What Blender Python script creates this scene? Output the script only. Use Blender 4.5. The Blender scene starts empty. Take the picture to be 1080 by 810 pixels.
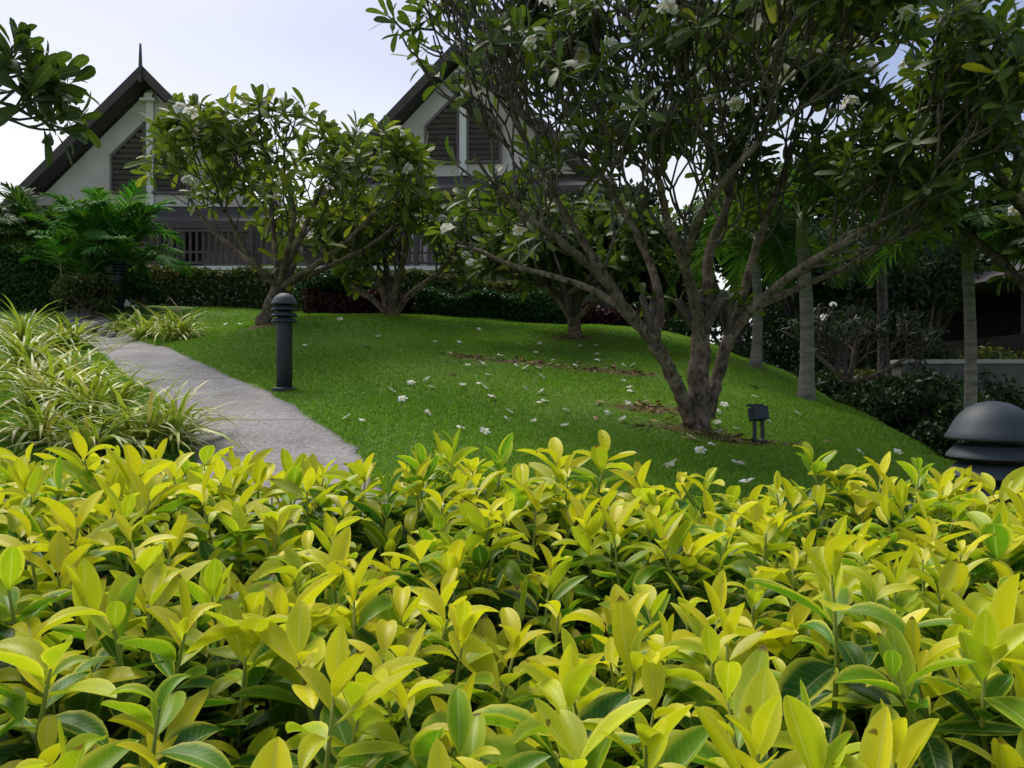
import bpy, math, numpy as np
from mathutils import Vector, Matrix

# ------------------------------------------------------------------ camera, sky, sun, exposure
S = bpy.context.scene
COL = S.collection
R = math.radians
CAM_Z = 1.0
FPX, CX, CY = 810.0, 540.0, 405.0          # focal length and centre in photo pixels (1080 x 810)

cd = bpy.data.cameras.new("camera"); cam = bpy.data.objects.new("camera", cd); COL.objects.link(cam)
cd.sensor_width = 36; cd.lens = 27; cd.clip_start = 0.02; cd.clip_end = 2000
cam.location = (0, 0, CAM_Z); cam.rotation_euler = (R(90), 0, 0)
S.camera = cam

SUN_ELEV, SUN_AZ = 58, -38                 # azimuth measured from +Y towards +X
w = bpy.data.worlds.new("World"); S.world = w; w.use_nodes = True
nt = w.node_tree; nt.nodes.clear()
def N(tree, typ, **kw):
    n = tree.nodes.new(typ)
    for k, v in kw.items(): setattr(n, k, v)
    return n
out = N(nt, "ShaderNodeOutputWorld"); bg = N(nt, "ShaderNodeBackground"); bg.inputs[1].default_value = 0.1
sky = N(nt, "ShaderNodeTexSky", sky_type='NISHITA', sun_disc=False)
sky.sun_elevation = R(SUN_ELEV); sky.sun_rotation = R(SUN_AZ); sky.altitude = 10; sky.dust_density = 2.0
tc = N(nt, "ShaderNodeTexCoord"); sep = N(nt, "ShaderNodeSeparateXYZ")
nt.links.new(tc.outputs["Generated"], sep.inputs[0])
noi = N(nt, "ShaderNodeTexNoise"); noi.inputs["Scale"].default_value = 2.2; noi.inputs["Detail"].default_value = 5
noi.inputs["Roughness"].default_value = 0.55
mp = N(nt, "ShaderNodeMapping"); mp.inputs["Scale"].default_value = (1, 1, 2.4); mp.inputs["Location"].default_value = (0.35, 0.1, 0)
nt.links.new(tc.outputs["Generated"], mp.inputs[0]); nt.links.new(mp.outputs[0], noi.inputs["Vector"])
def MATH(tree, op, a, b=None, c=None, clamp=False):
    n = N(tree, "ShaderNodeMath", operation=op, use_clamp=clamp)
    for i, v in enumerate((a, b, c)):
        if v is None: continue
        if isinstance(v, (int, float)): n.inputs[i].default_value = v
        else: tree.links.new(v, n.inputs[i])
    return n.outputs[0]
def MIX(tree, f, a, b, blend='MIX'):
    n = N(tree, "ShaderNodeMix", data_type='RGBA', blend_type=blend)
    for s, v in ((n.inputs[0], f), (n.inputs[6], a), (n.inputs[7], b)):
        if isinstance(v, (int, float)): s.default_value = v
        elif isinstance(v, tuple): s.default_value = v if len(v) == 4 else v + (1,)
        else: tree.links.new(v, s)
    return n.outputs[2]
def RANGE(tree, v, a, b, c=0.0, d=1.0, smooth=False):
    n = N(tree, "ShaderNodeMapRange")
    if smooth: n.interpolation_type = 'SMOOTHSTEP'
    tree.links.new(v, n.inputs[0])
    for i, q in enumerate((a, b, c, d)): n.inputs[i + 1].default_value = q
    return n.outputs[0]
# thin bright cloud sheet: thick low in the sky, thinner above and to the right
elev = RANGE(nt, sep.outputs[2], 0.18, 0.42, 1.0, 0.05, True)
side = RANGE(nt, sep.outputs[0], 0.28, 0.55, 0.0, 0.75, True)
cl = MATH(nt, 'ADD', elev, MATH(nt, 'MULTIPLY', MATH(nt, 'SUBTRACT', noi.outputs[0], 0.5), 0.75))
cl = MATH(nt, 'SUBTRACT', cl, side, clamp=True)
zen = RANGE(nt, sep.outputs[2], 0.35, 1.0, 5.9, 14.0)
cc = N(nt, "ShaderNodeCombineColor"); 
nt.links.new(zen, cc.inputs[0]); nt.links.new(MATH(nt, 'MULTIPLY', zen, 1.015), cc.inputs[1]); nt.links.new(MATH(nt, 'MULTIPLY', zen, 1.05), cc.inputs[2])
skyb = MIX(nt, 1.0, sky.outputs[0], (1.0, .90, .90), 'MULTIPLY')
nt.links.new(MIX(nt, cl, skyb, cc.outputs[0]), bg.inputs[0])
nt.links.new(bg.outputs[0], out.inputs[0])

sd = bpy.data.lights.new("sun", 'SUN'); sun = bpy.data.objects.new("sun", sd); COL.objects.link(sun)
sd.energy = 2.0; sd.angle = R(34); sd.color = (1.0, 0.96, 0.88)
a, e = R(SUN_AZ), R(SUN_ELEV)
to_sun = Vector((math.sin(a) * math.cos(e), math.cos(a) * math.cos(e), math.sin(e)))
sun.rotation_euler = to_sun.to_track_quat('Z', 'Y').to_euler()
vs = S.view_settings
vs.view_transform = 'Standard'; vs.look = 'None'; vs.gamma = 1; vs.use_curve_mapping = False; vs.exposure = 0.8
S.cycles.max_bounces = 8; S.cycles.transparent_max_bounces = 8; S.cycles.use_denoising = True

# ------------------------------------------------------------------ helpers
rng = np.random.default_rng(7)
def at(px, py, d): return np.array([(px - CX) / FPX * d, d, CAM_Z + (CY - py) / FPX * d])
def nrm(v): return v / np.maximum(np.linalg.norm(v, axis=-1, keepdims=True), 1e-9)

def tag(o, label=None, cat=None, group=None, kind=None):
    for k, v in (("label", label), ("category", cat), ("group", group), ("kind", kind)):
        if v: o[k] = v
    return o
def thing(name, label, cat, loc=(0, 0, 0), rz=0.0, group=None):
    o = bpy.data.objects.new(name, None); COL.objects.link(o); o.empty_display_size = 0.2
    o.location = tuple(float(v) for v in loc); o.rotation_euler = (0, 0, rz)
    return tag(o, label, cat, group)
def link(name, me, mat, parent=None):
    o = bpy.data.objects.new(name, me); COL.objects.link(o)
    if mat and len(me.materials) == 0: me.materials.append(mat)
    if parent: o.parent = parent
    return o
def copy_tree(o, parent=None):
    c = o.copy(); COL.objects.link(c)
    if parent: c.parent = parent
    for ch in list(o.children): copy_tree(ch, c)
    return c

def mesh_np(name, V, F, A=None, smooth=True):
    me = bpy.data.meshes.new(name)
    V = np.ascontiguousarray(V, dtype=np.float32); F = np.ascontiguousarray(F, dtype=np.int32)
    k = F.shape[1]
    me.vertices.add(len(V)); me.vertices.foreach_set("co", V.ravel())
    me.loops.add(F.size); me.loops.foreach_set("vertex_index", F.ravel())
    me.polygons.add(len(F)); me.polygons.foreach_set("loop_start", np.arange(0, F.size, k, dtype=np.int32))
    me.polygons.foreach_set("use_smooth", np.full(len(F), smooth, dtype=bool))
    me.update(calc_edges=True)
    if A is not None:
        at_ = me.attributes.new("leaf", 'FLOAT_COLOR', 'POINT')
        at_.data.foreach_set("color", np.ascontiguousarray(A, dtype=np.float32).ravel())
    return me
def cat_(parts):
    Vs, Fs, As, o = [], [], [], 0
    for p in parts:
        Vs.append(p[0]); Fs.append(p[1] + o); o += len(p[0])
        if len(p) > 2: As.append(p[2])
    return (np.concatenate(Vs), np.concatenate(Fs), np.concatenate(As) if As else None)

def leaves(P, D, Nn, L, W, curl, fold, prof, ncol=3, age=None, jitter=None):
    """a batch of bent, folded leaf blades. prof: (rows, 2) of (v, half width 0..1)"""
    n = len(P); P = np.asarray(P, float); D = nrm(np.asarray(D, float))
    Nn = np.asarray(Nn, float); Nn = nrm(Nn - (Nn * D).sum(1, keepdims=True) * D); B = np.cross(D, Nn)
    one = np.ones(n); L = one * L; W = one * W; curl = one * curl; fold = one * fold
    v = prof[:, 0]; wv = prof[:, 1]; m = len(v); u = np.linspace(-1, 1, ncol)
    c = np.where(np.abs(curl) < 1e-3, 1e-3, curl)[:, None]
    al = L[:, None] * np.sin(c * v) / c; up = L[:, None] * (np.cos(c * v) - 1) / c          # positive curl droops
    tan_d = np.cos(c * v); tan_n = -np.sin(c * v)
    nd = -tan_n; nn = tan_d                                                              # local blade normal in (D, N)
    half = W[:, None, None] * wv[None, :, None] * u[None, None, :] * 0.5
    lift = np.abs(half) * fold[:, None, None]
    V = (P[:, None, None, :] + D[:, None, None, :] * (al[:, :, None] + lift * nd[:, :, None])[..., None]
         + Nn[:, None, None, :] * (up[:, :, None] + lift * nn[:, :, None])[..., None]
         + B[:, None, None, :] * half[..., None])
    if jitter is not None:
        V = V + rng.normal(0, 1, V.shape) * (jitter * L)[:, None, None, None] * (wv[None, :, None, None] > 0.3)
    A = np.zeros((n, m, ncol, 4))
    A[..., 0] = (rng.random(n) if age is None else age)[:, None, None]
    A[..., 1] = (u * 0.5 + 0.5)[None, None, :]; A[..., 2] = v[None, :, None]; A[..., 3] = rng.random(n)[:, None, None]
    i, j = np.meshgrid(np.arange(m - 1), np.arange(ncol - 1), indexing='ij')
    q = np.stack([i * ncol + j, i * ncol + j + 1, (i + 1) * ncol + j + 1, (i + 1) * ncol + j], -1).reshape(-1, 4)
    F = (np.arange(n)[:, None, None] * (m * ncol) + q[None]).reshape(-1, 4)
    return V.reshape(-1, 3), F, A.reshape(-1, 4)
P_FICUS = np.array([(0, .03), (.07, .05), (.14, .30), (.28, .72), (.44, .98), (.58, 1), (.72, .89), (.85, .64), (.945, .34), (1, .03)])
P_PLUM = np.array([(0, .04), (.1, .08), (.3, .52), (.55, .96), (.76, 1), (.91, .74), (1, .10)])
P_BLADE = np.array([(0, .55), (.2, .9), (.45, 1), (.7, .75), (.88, .4), (1, .0)])
P_SMALL = np.array([(0, .1), (.45, 1), (1, .05)])
P_PETAL = np.array([(0, .15), (.3, .62), (.65, 1), (.9, .7), (1, .2)])

def tube(pts, rad, sides=8, cap=True):
    pts = np.asarray(pts, float); rad = np.ones(len(pts)) * rad
    T = nrm(np.gradient(pts, axis=0)); ref = np.array([0.31, 0.87, 0.12]) if abs(T[0][2]) > 0.8 else np.array([0, 0, 1.0])
    U = nrm(np.cross(T[0], ref)); Us = [U]
    for t in T[1:]:
        U = U - t * (U @ t); U = U / max(np.linalg.norm(U), 1e-9); Us.append(U)
    Us = np.array(Us); Ws = np.cross(T, Us); an = np.linspace(0, 2 * np.pi, sides, endpoint=False)
    V = pts[:, None] + rad[:, None, None] * (Us[:, None] * np.cos(an)[None, :, None] + Ws[:, None] * np.sin(an)[None, :, None])
    m = len(pts); V = V.reshape(-1, 3)
    i, j = np.meshgrid(np.arange(m - 1), np.arange(sides), indexing='ij'); j2 = (j + 1) % sides
    F = np.stack([i * sides + j, i * sides + j2, (i + 1) * sides + j2, (i + 1) * sides + j], -1).reshape(-1, 4)
    if cap:
        V = np.concatenate([V, [pts[-1] + T[-1] * rad[-1] * .6], [pts[0]]]); c, c0 = len(V) - 2, len(V) - 1
        jj = np.arange(0, sides, 2); b = (m - 1) * sides
        F = np.concatenate([F, np.stack([b + jj, b + (jj + 1) % sides, b + (jj + 2) % sides, np.full(len(jj), c)], -1),
                            np.stack([(jj + 2) % sides, (jj + 1) % sides, jj, np.full(len(jj), c0)], -1)])
    return V, F
def smooth_path(pts, k=4):
    pts = np.asarray(pts, float); n = len(pts)
    if n < 3: return np.linspace(pts[0], pts[-1], k + 1)
    o = []
    for i in range(n - 1):
        p0, p1, p2, p3 = pts[max(i - 1, 0)], pts[i], pts[i + 1], pts[min(i + 2, n - 1)]
        for t in np.linspace(0, 1, k, endpoint=False):
            o.append(.5 * (2 * p1 + (p2 - p0) * t + (2 * p0 - 5 * p1 + 4 * p2 - p3) * t * t + (3 * p1 - p0 - 3 * p2 + p3) * t ** 3))
    o.append(pts[-1]); return np.array(o)

class MB:
    def __init__(s): s.v = []; s.f = []
    def add(s, V, F):
        o = len(s.v); s.v += [tuple(map(float, p)) for p in V]; s.f += [tuple(int(i) + o for i in f) for f in F]; return s
    def box(s, c, size, rot=None):
        c = np.array(c, float); h = np.array(size, float) / 2
        V = np.array([(x, y, z) for x in (-1, 1) for y in (-1, 1) for z in (-1, 1)]) * h
        if rot is not None: V = V @ np.array(rot.to_3x3()).T
        return s.add(V + c, [(0, 1, 3, 2), (4, 6, 7, 5), (0, 4, 5, 1), (2, 3, 7, 6), (0, 2, 6, 4), (1, 5, 7, 3)])
    def prism(s, poly, y0, y1):            # polygon in x,z extruded along y
        n = len(poly); V = [(p[0], y0, p[1]) for p in poly] + [(p[0], y1, p[1]) for p in poly]
        return s.add(V, [tuple(range(n)), tuple(range(2 * n - 1, n - 1, -1))] + [(i, i + n, (i + 1) % n + n, (i + 1) % n) for i in range(n)])
    def lathe(s, prof, n=32, c=(0, 0, 0)):
        V = [(c[0] + r * math.cos(2 * math.pi * k / n), c[1] + r * math.sin(2 * math.pi * k / n), c[2] + z) for r, z in prof for k in range(n)]
        F = [(i * n + k, i * n + (k + 1) % n, (i + 1) * n + (k + 1) % n, (i + 1) * n + k) for i in range(len(prof) - 1) for k in range(n)]
        F += [tuple(range(n - 1, -1, -1)), tuple((len(prof) - 1) * n + k for k in range(n))]
        return s.add(V, F)
    def build(s, name, mat, parent=None, bevel=0.0, smooth=False):
        me = bpy.data.meshes.new(name); me.from_pydata(s.v, [], s.f); me.update()
        o = link(name, me, mat, parent)
        if smooth:
            for p in me.polygons: p.use_smooth = True
        if bevel:
            b = o.modifiers.new("bevel", 'BEVEL'); b.width = bevel; b.segments = 2; b.limit_method = 'ANGLE'
        return o

# ------------------------------------------------------------------ materials
def mat_new(name):
    m = bpy.data.materials.new(name); m.use_nodes = True; t = m.node_tree; t.nodes.clear()
    o = N(t, "ShaderNodeOutputMaterial"); p = N(t, "ShaderNodeBsdfPrincipled"); t.links.new(p.outputs[0], o.inputs[0])
    return m, t, p, o
def noise(t, scale, detail=4, rough=.55, coord="Object", dist=0.0, stretch=None):
    c = N(t, "ShaderNodeTexCoord"); n = N(t, "ShaderNodeTexNoise"); v = c.outputs[coord]
    if stretch:
        mm = N(t, "ShaderNodeMapping"); mm.inputs["Scale"].default_value = stretch; t.links.new(v, mm.inputs[0]); v = mm.outputs[0]
    t.links.new(v, n.inputs["Vector"]); n.inputs["Scale"].default_value = scale
    n.inputs["Detail"].default_value = detail; n.inputs["Roughness"].default_value = rough; n.inputs["Distortion"].default_value = dist
    return n.outputs[0]
def ramp(t, f, stops):
    r = N(t, "ShaderNodeValToRGB"); t.links.new(f, r.inputs[0]); el = r.color_ramp.elements
    while len(el) < len(stops): el.new(0.5)
    for e_, (p, c) in zip(el, stops): e_.position = p; e_.color = c + (1,)
    return r.outputs[0]
def bump(t, p, h, strength=.3, dist=.01):
    b = N(t, "ShaderNodeBump"); b.inputs["Strength"].default_value = strength; b.inputs["Distance"].default_value = dist
    t.links.new(h, b.inputs["Height"]); t.links.new(b.outputs[0], p.inputs["Normal"])
def surf(name, c1, c2, scale=6, rough=.7, bs=60, bstr=.2, bdist=.01, stretch=None, spec=.4):
    m, t, p, o = mat_new(name)
    f = noise(t, scale, 6, .6, stretch=stretch)
    t.links.new(ramp(t, f, [(.32, c1), (.68, c2)]), p.inputs["Base Color"])
    p.inputs["Roughness"].default_value = rough; p.inputs["Specular IOR Level"].default_value = spec
    bump(t, p, noise(t, bs, 4, .6, stretch=stretch), bstr, bdist); return m
def leaf_mat(name, stops, rough=.38, transl=.3, margin=None, vein=.35, spots=0.0, spec=.5, tmul=(1.3, 1.5, .7), veins=True):
    """leaf attribute: r = age, g = across, b = along, a = random"""
    m, t, p, o = mat_new(name)
    a_ = N(t, "ShaderNodeAttribute", attribute_name="leaf"); s = N(t, "ShaderNodeSeparateColor"); t.links.new(a_.outputs["Color"], s.inputs[0])
    age, g, b_, al = s.outputs[0], s.outputs[1], s.outputs[2], a_.outputs["Alpha"]
    f = MATH(t, 'ADD', age, MATH(t, 'MULTIPLY', MATH(t, 'SUBTRACT', noise(t, 28, 3), .5), .28), clamp=True)
    col = ramp(t, f, stops)
    au = MATH(t, 'ABSOLUTE', MATH(t, 'SUBTRACT', MATH(t, 'MULTIPLY', g, 2.0), 1.0))
    if margin:
        mk = MATH(t, 'MULTIPLY', RANGE(t, au, .62, .97, 0, 1, True), RANGE(t, al, .1, .9, .25, .85))
        col = MIX(t, mk, col, margin)
    if vein:
        col = MIX(t, RANGE(t, au, .0, .10, vein, 0.0, True), col, MIX(t, .5, col, (.75, .78, .35)))
    col = MIX(t, MATH(t, 'MULTIPLY', MATH(t, 'SUBTRACT', al, .5), .35, clamp=True), col, (1.0, .95, .6), 'SCREEN') if spots < 0 else col
    val = RANGE(t, al, 0, 1, .80, 1.15); hv = N(t, "ShaderNodeHueSaturation"); t.links.new(val, hv.inputs["Value"]); t.links.new(col, hv.inputs["Color"]); col = hv.outputs[0]
    if spots > 0:
        sp = RANGE(t, noise(t, 55, 2, .5), .73 - spots * .05, .76, 0, .8, True)
        sp = MATH(t, 'MULTIPLY', sp, RANGE(t, al, .70, .74, 0, 1)); col = MIX(t, sp, col, (.13, .045, .012)); tip = MATH(t, 'MULTIPLY', RANGE(t, b_, .90, .96, 0, 1, True), RANGE(t, al, .18, .16, 0, .9)); col = MIX(t, tip, col, (.16, .075, .025)); st2 = RANGE(t, MATH(t, 'SINE', MATH(t, 'MULTIPLY', MATH(t, 'SUBTRACT', b_, MATH(t, 'MULTIPLY', au, .22)), 75.0)), .55, 1.0, 0, .07); col = MIX(t, st2, col, (.75, .75, .25)); blo = RANGE(t, noise(t, 38, 4, .7), .50, .72, 0, .18); col = MIX(t, blo, col, MIX(t, 1.0, col, (.72, .86, .6), 'MULTIPLY'))
    t.links.new(col, p.inputs["Base Color"]); p.inputs["Roughness"].default_value = rough; p.inputs["Specular IOR Level"].default_value = spec
    if veins:
        wv = MATH(t, 'SINE', MATH(t, 'MULTIPLY', MATH(t, 'SUBTRACT', b_, MATH(t, 'MULTIPLY', au, .22)), 75.0)); bump(t, p, wv, .045, .0008)
    tr = N(t, "ShaderNodeBsdfTranslucent"); t.links.new(MIX(t, 1.0, col, tmul, 'MULTIPLY'), tr.inputs[0])
    mx = N(t, "ShaderNodeMixShader"); mx.inputs[0].default_value = transl
    t.links.new(p.outputs[0], mx.inputs[1]); t.links.new(tr.outputs[0], mx.inputs[2]); t.links.new(mx.outputs[0], o.inputs[0])
    return m

M = {}
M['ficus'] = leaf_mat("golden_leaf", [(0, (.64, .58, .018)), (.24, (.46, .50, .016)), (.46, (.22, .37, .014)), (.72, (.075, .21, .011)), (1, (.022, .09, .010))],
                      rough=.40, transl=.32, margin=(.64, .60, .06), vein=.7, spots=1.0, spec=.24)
M['plum'] = leaf_mat("frangipani_leaf", [(0, (.034, .062, .013)), (.6, (.095, .14, .020)), (.9, (.15, .19, .025)), (1, (.36, .33, .03))], rough=.5, transl=.36, vein=.3, spec=.3)
M['grassy'] = leaf_mat("variegated_blade", [(0, (.10, .19, .02)), (.4, (.26, .35, .03)), (.85, (.48, .50, .06)), (1, (.42, .34, .15))], rough=.45, transl=.25,
                       margin=(.62, .60, .20), vein=0, veins=False)
M['palm'] = leaf_mat("palm_leaflet", [(0, (.022, .06, .014)), (.6, (.045, .12, .018)), (1, (.12, .19, .025))], spec=.18, rough=.6, transl=.25, vein=.2, veins=False)
M['areca'] = leaf_mat("bright_palm_leaflet", [(0, (.025, .10, .018)), (.6, (.05, .20, .02)), (1, (.20, .30, .03))], spec=.18, rough=.6, transl=.3, vein=.2, veins=False)
M['hedge'] = leaf_mat("clipped_hedge_leaf", [(0, (.035, .052, .014)), (.6, (.085, .105, .026)), (1, (.18, .16, .05))], spec=.18, rough=.5, transl=.2, vein=0, veins=False)
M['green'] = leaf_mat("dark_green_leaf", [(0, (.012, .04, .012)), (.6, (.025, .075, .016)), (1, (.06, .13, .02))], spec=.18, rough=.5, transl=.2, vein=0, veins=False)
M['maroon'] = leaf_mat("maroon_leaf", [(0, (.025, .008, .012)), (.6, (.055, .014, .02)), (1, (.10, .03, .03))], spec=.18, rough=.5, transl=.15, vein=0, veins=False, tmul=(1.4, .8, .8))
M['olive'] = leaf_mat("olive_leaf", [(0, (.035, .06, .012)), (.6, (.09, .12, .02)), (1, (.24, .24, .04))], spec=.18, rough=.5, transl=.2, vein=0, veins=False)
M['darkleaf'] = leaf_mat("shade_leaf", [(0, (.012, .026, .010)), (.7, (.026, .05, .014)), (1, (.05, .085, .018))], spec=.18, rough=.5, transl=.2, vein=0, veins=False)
M['grass'] = leaf_mat("turf_blade", [(0, (.085, .18, .014)), (.6, (.17, .31, .026)), (1, (.25, .36, .045))], rough=.6, transl=.3, vein=0, veins=False, spec=.25)
m, t, p, o = mat_new("frangipani_bark")
f1 = noise(t, 7, 6, .65); f2 = noise(t, 26, 5, .75, stretch=(1, 1, .6)); f3 = noise(t, 90, 3, .7)
cb = ramp(t, f1, [(.3, (.070, .052, .036)), (.5, (.18, .14, .10)), (.70, (.34, .28, .21))])
cb = MIX(t, RANGE(t, f2, .50, .62, 0, .85), cb, (.020, .015, .011)); cb = MIX(t, RANGE(t, f3, .62, .72, 0, .7), cb, (.40, .36, .29))
t.links.new(cb, p.inputs["Base Color"]); p.inputs["Roughness"].default_value = .9; p.inputs["Specular IOR Level"].default_value = .2
bump(t, p, MATH(t, 'ADD', f2, MATH(t, 'MULTIPLY', f3, .4)), 1.0, .03); M['bark'] = m
M['twig'] = surf("frangipani_twig", (.040, .034, .028), (.125, .108, .088), 14, .85, 60, .5, .008)
M['stem'] = surf("hedge_stem", (.16, .22, .03), (.30, .33, .05), 30, .6, 90, .2, .002)
M['wood_inner'] = surf("hedge_branch", (.05, .035, .02), (.10, .075, .045), 30, .8, 90, .4, .003)
M['palmtrunk'] = surf("palm_trunk", (.10, .095, .085), (.26, .245, .215), 7, .85, 26, .5, .012, (.6, .6, 3))
M['cane'] = surf("palm_cane", (.08, .11, .04), (.20, .22, .09), 8, .6, 30, .3, .006, (1, 1, 3))
M['bollard'] = surf("dark_painted_metal", (.022, .031, .039), (.036, .048, .058), 14, .58, 160, .08, .001, spec=.35)
M['plaster'] = surf("pale_plaster", (.42, .385, .355), (.60, .55, .515), 1.1, .85, 40, .1, .004)
M['white'] = surf("white_trim", (.62, .60, .58), (.74, .72, .70), 2, .7, 40, .08, .003)
M['timber'] = surf("dark_stained_timber", (.035, .028, .025), (.075, .058, .05), 5, .6, 30, .3, .004, (1, 1, 6))
M['louvre'] = surf("brown_louvre_paint", (.085, .072, .068), (.13, .11, .104), 6, .6, 40, .15, .003)
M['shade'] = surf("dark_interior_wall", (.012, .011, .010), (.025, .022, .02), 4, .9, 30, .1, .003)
M['stonewall'] = surf("weathered_wall", (.26, .25, .235), (.42, .40, .38), 2.5, .9, 40, .3, .008)
M['terracotta'] = surf("terracotta_tile", (.38, .10, .045), (.52, .17, .08), 3, .8, 30, .3, .01)
M['rock'] = surf("pale_rock", (.20, .19, .17), (.42, .40, .36), 6, .9, 30, .7, .03)
M['greywall'] = surf('dark_grey_wall', (.07, .07, .065), (.15, .145, .135), 2.5, .9, 40, .3, .008)  # plain dark grey, a darker version of the weathered wall colour
m, t, p, o = mat_new("roof_shingle")
br = N(t, "ShaderNodeTexBrick"); br.inputs["Scale"].default_value = 3.2
br.inputs["Color1"].default_value = (.042, .036, .034, 1); br.inputs["Color2"].default_value = (.075, .065, .06, 1); br.inputs["Mortar"].default_value = (.018, .016, .015, 1)
t.links.new(N(t, "ShaderNodeTexCoord").outputs["Object"], br.inputs[0]); t.links.new(br.outputs[0], p.inputs["Base Color"]); p.inputs["Roughness"].default_value = .75
bump(t, p, br.outputs[1], .5, -.02); M['roof'] = m
m, t, p, o = mat_new("white_petal")
a_ = N(t, "ShaderNodeAttribute", attribute_name="leaf"); s_ = N(t, "ShaderNodeSeparateColor"); t.links.new(a_.outputs["Color"], s_.inputs[0])
t.links.new(ramp(t, s_.outputs[2], [(.0, (.75, .52, .06)), (.22, (.80, .70, .28)), (.42, (.82, .82, .77)), (1, (.84, .84, .82))]), p.inputs["Base Color"])
p.inputs["Roughness"].default_value = .55; M['petal'] = m
tr = N(t, "ShaderNodeBsdfTranslucent"); tr.inputs[0].default_value = (.8, .8, .75, 1); mx = N(t, "ShaderNodeMixShader"); mx.inputs[0].default_value = .3
t.links.new(p.outputs[0], mx.inputs[1]); t.links.new(tr.outputs[0], mx.inputs[2]); t.links.new(mx.outputs[0], o.inputs[0])

# ------------------------------------------------------------------ ground
ctrl = [at(*q) for q in [
    (205, 490, 4.8), (300, 489, 4.8), (385, 487, 4.85), (330, 440, 6), (190, 440, 6), (300, 411, 7.2), (165, 415, 7.2), (200, 378, 9.4), (112, 375, 9.4),
    (130, 353, 12), (85, 353, 12), (278, 340, 11), (126, 326, 13.6), (0, 470, 4.6), (-70, 405, 8), (10, 405, 7.6), (240, 352, 11),
    (450, 480, 4.9), (450, 450, 5.8), (450, 420, 6.9), (450, 375, 9.0), (450, 346, 11.3), (430, 334, 13), (330, 334, 13),
    (600, 482, 4.8), (600, 450, 5.9), (600, 420, 7.1), (600, 388, 8.8), (607, 356, 11), (560, 343, 13),
    (733, 451, 6.3), (800, 467, 6.2), (800, 500, 4.6), (700, 498, 4.5), (850, 421, 8.5), (797, 385, 11), (700, 395, 8.8), (890, 500, 4.6),
    (690, 352, 13), (760, 369, 12), (850, 405, 10.5), (905, 435, 8.5), (960, 465, 6.5), (1010, 492, 5.0)]]
ctrl += [np.array(q) for q in [
    (5.4, 9.6, -.6), (4.3, 5.6, -.6), (5.6, 12, -.4), (4.9, 14, .2), (3.9, 16, .9), (0, 0, 0), (2.5, 0, 0), (-2.5, 0, 0), (0, 1.7, .10), (2.2, 1.7, .0), (-2.2, 1.7, .15),
    (0, 3.2, .47), (-1.5, 3.2, .36), (1.41, 2.25, .06), (1.6, 3.3, .40), (-9, 15, 2.45), (-4, 15, 2.4), (0, 15, 2.25), (-12, 15, 2.5), (-12, 20, 2.6), (0, 20, 2.5),
    (3, 19, 1.2), (10, 15, -.7), (10, 8, -.9), (10, 2, -.9), (10, 20, -.5), (-9, 5, .6), (-9, 1, .2), (-9, 10, 1.8), (-12, 5, .6), (-12, 10, 1.8), (-12, 0, 0), (10, -1, -.6)]]
ctrl = np.array(ctrl)
def _k(r): return np.where(r < 1e-6, 0, r * r * np.log(np.maximum(r, 1e-6)))
_X = ctrl[:, :2]; _n = len(_X)
_K = _k(np.linalg.norm(_X[:, None] - _X[None], axis=-1)) + np.eye(_n) * 0.004
_P = np.concatenate([np.ones((_n, 1)), _X], 1)
_sol = np.linalg.solve(np.block([[_K, _P], [_P.T, np.zeros((3, 3))]]), np.concatenate([ctrl[:, 2], np.zeros(3)]))
def terr(x, y):
    x = np.clip(np.asarray(x, float), -12, 10); y = np.clip(np.asarray(y, float), -1, 20); sh = x.shape; q = np.stack([x.ravel(), y.ravel()], 1)
    z = np.empty(len(q))
    for i in range(0, len(q), 20000):
        c = q[i:i + 20000]; z[i:i + 20000] = _k(np.linalg.norm(c[:, None] - _X[None], axis=-1)) @ _sol[:_n] + _sol[_n] + c @ _sol[_n + 1:]
    return z.reshape(sh) if sh else float(z[0])
def hit(px, py):
    d = np.arange(2.6, 20, .02); q = np.stack([(px - CX) / FPX * d, d, CAM_Z + (CY - py) / FPX * d], 1)
    b = np.nonzero(q[:, 2] <= terr(q[:, 0], q[:, 1]))[0]
    i = b[0] if len(b) else len(d) - 1
    return np.array([q[i, 0], q[i, 1], terr(q[i, 0], q[i, 1])])
def ground_at(px, d): x = (px - CX) / FPX * d; return np.array([x, d, terr(x, d)])

soils = [(hit(733, 455), .62, .30), (hit(780, 468), .55, .22), (hit(560, 384), .75, .22), (hit(640, 392), .75, .24), (hit(690, 432), .55, .28), (hit(498, 377), .4, .14), (hit(607, 357), .45, .25),
         (hit(278, 343), .5, .3), (hit(797, 386), .3, .2), (hit(850, 421), .2, .15)]
def soil(x, y):
    m_ = np.zeros_like(x)
    for c, rx, ry in soils: m_ = np.maximum(m_, np.exp(-(((x - c[0]) / rx) ** 2 + ((y - c[1]) / ry) ** 2)))
    return m_
xs = np.concatenate([-np.geomspace(400, 9.5, 14), np.arange(-9, 7.01, .1), np.geomspace(7.5, 400, 14)])
ys = np.concatenate([-np.geomspace(300, 1.3, 8), np.arange(-1, 17.01, .1), np.geomspace(17.5, 900, 14)])
GX, GY = np.meshgrid(xs, ys, indexing='ij'); GZ = terr(GX, GY)
GZ = GZ + .012 * np.sin(GX * 5.1 + GY * 2.3) * np.cos(GY * 4.3 - GX)
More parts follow.
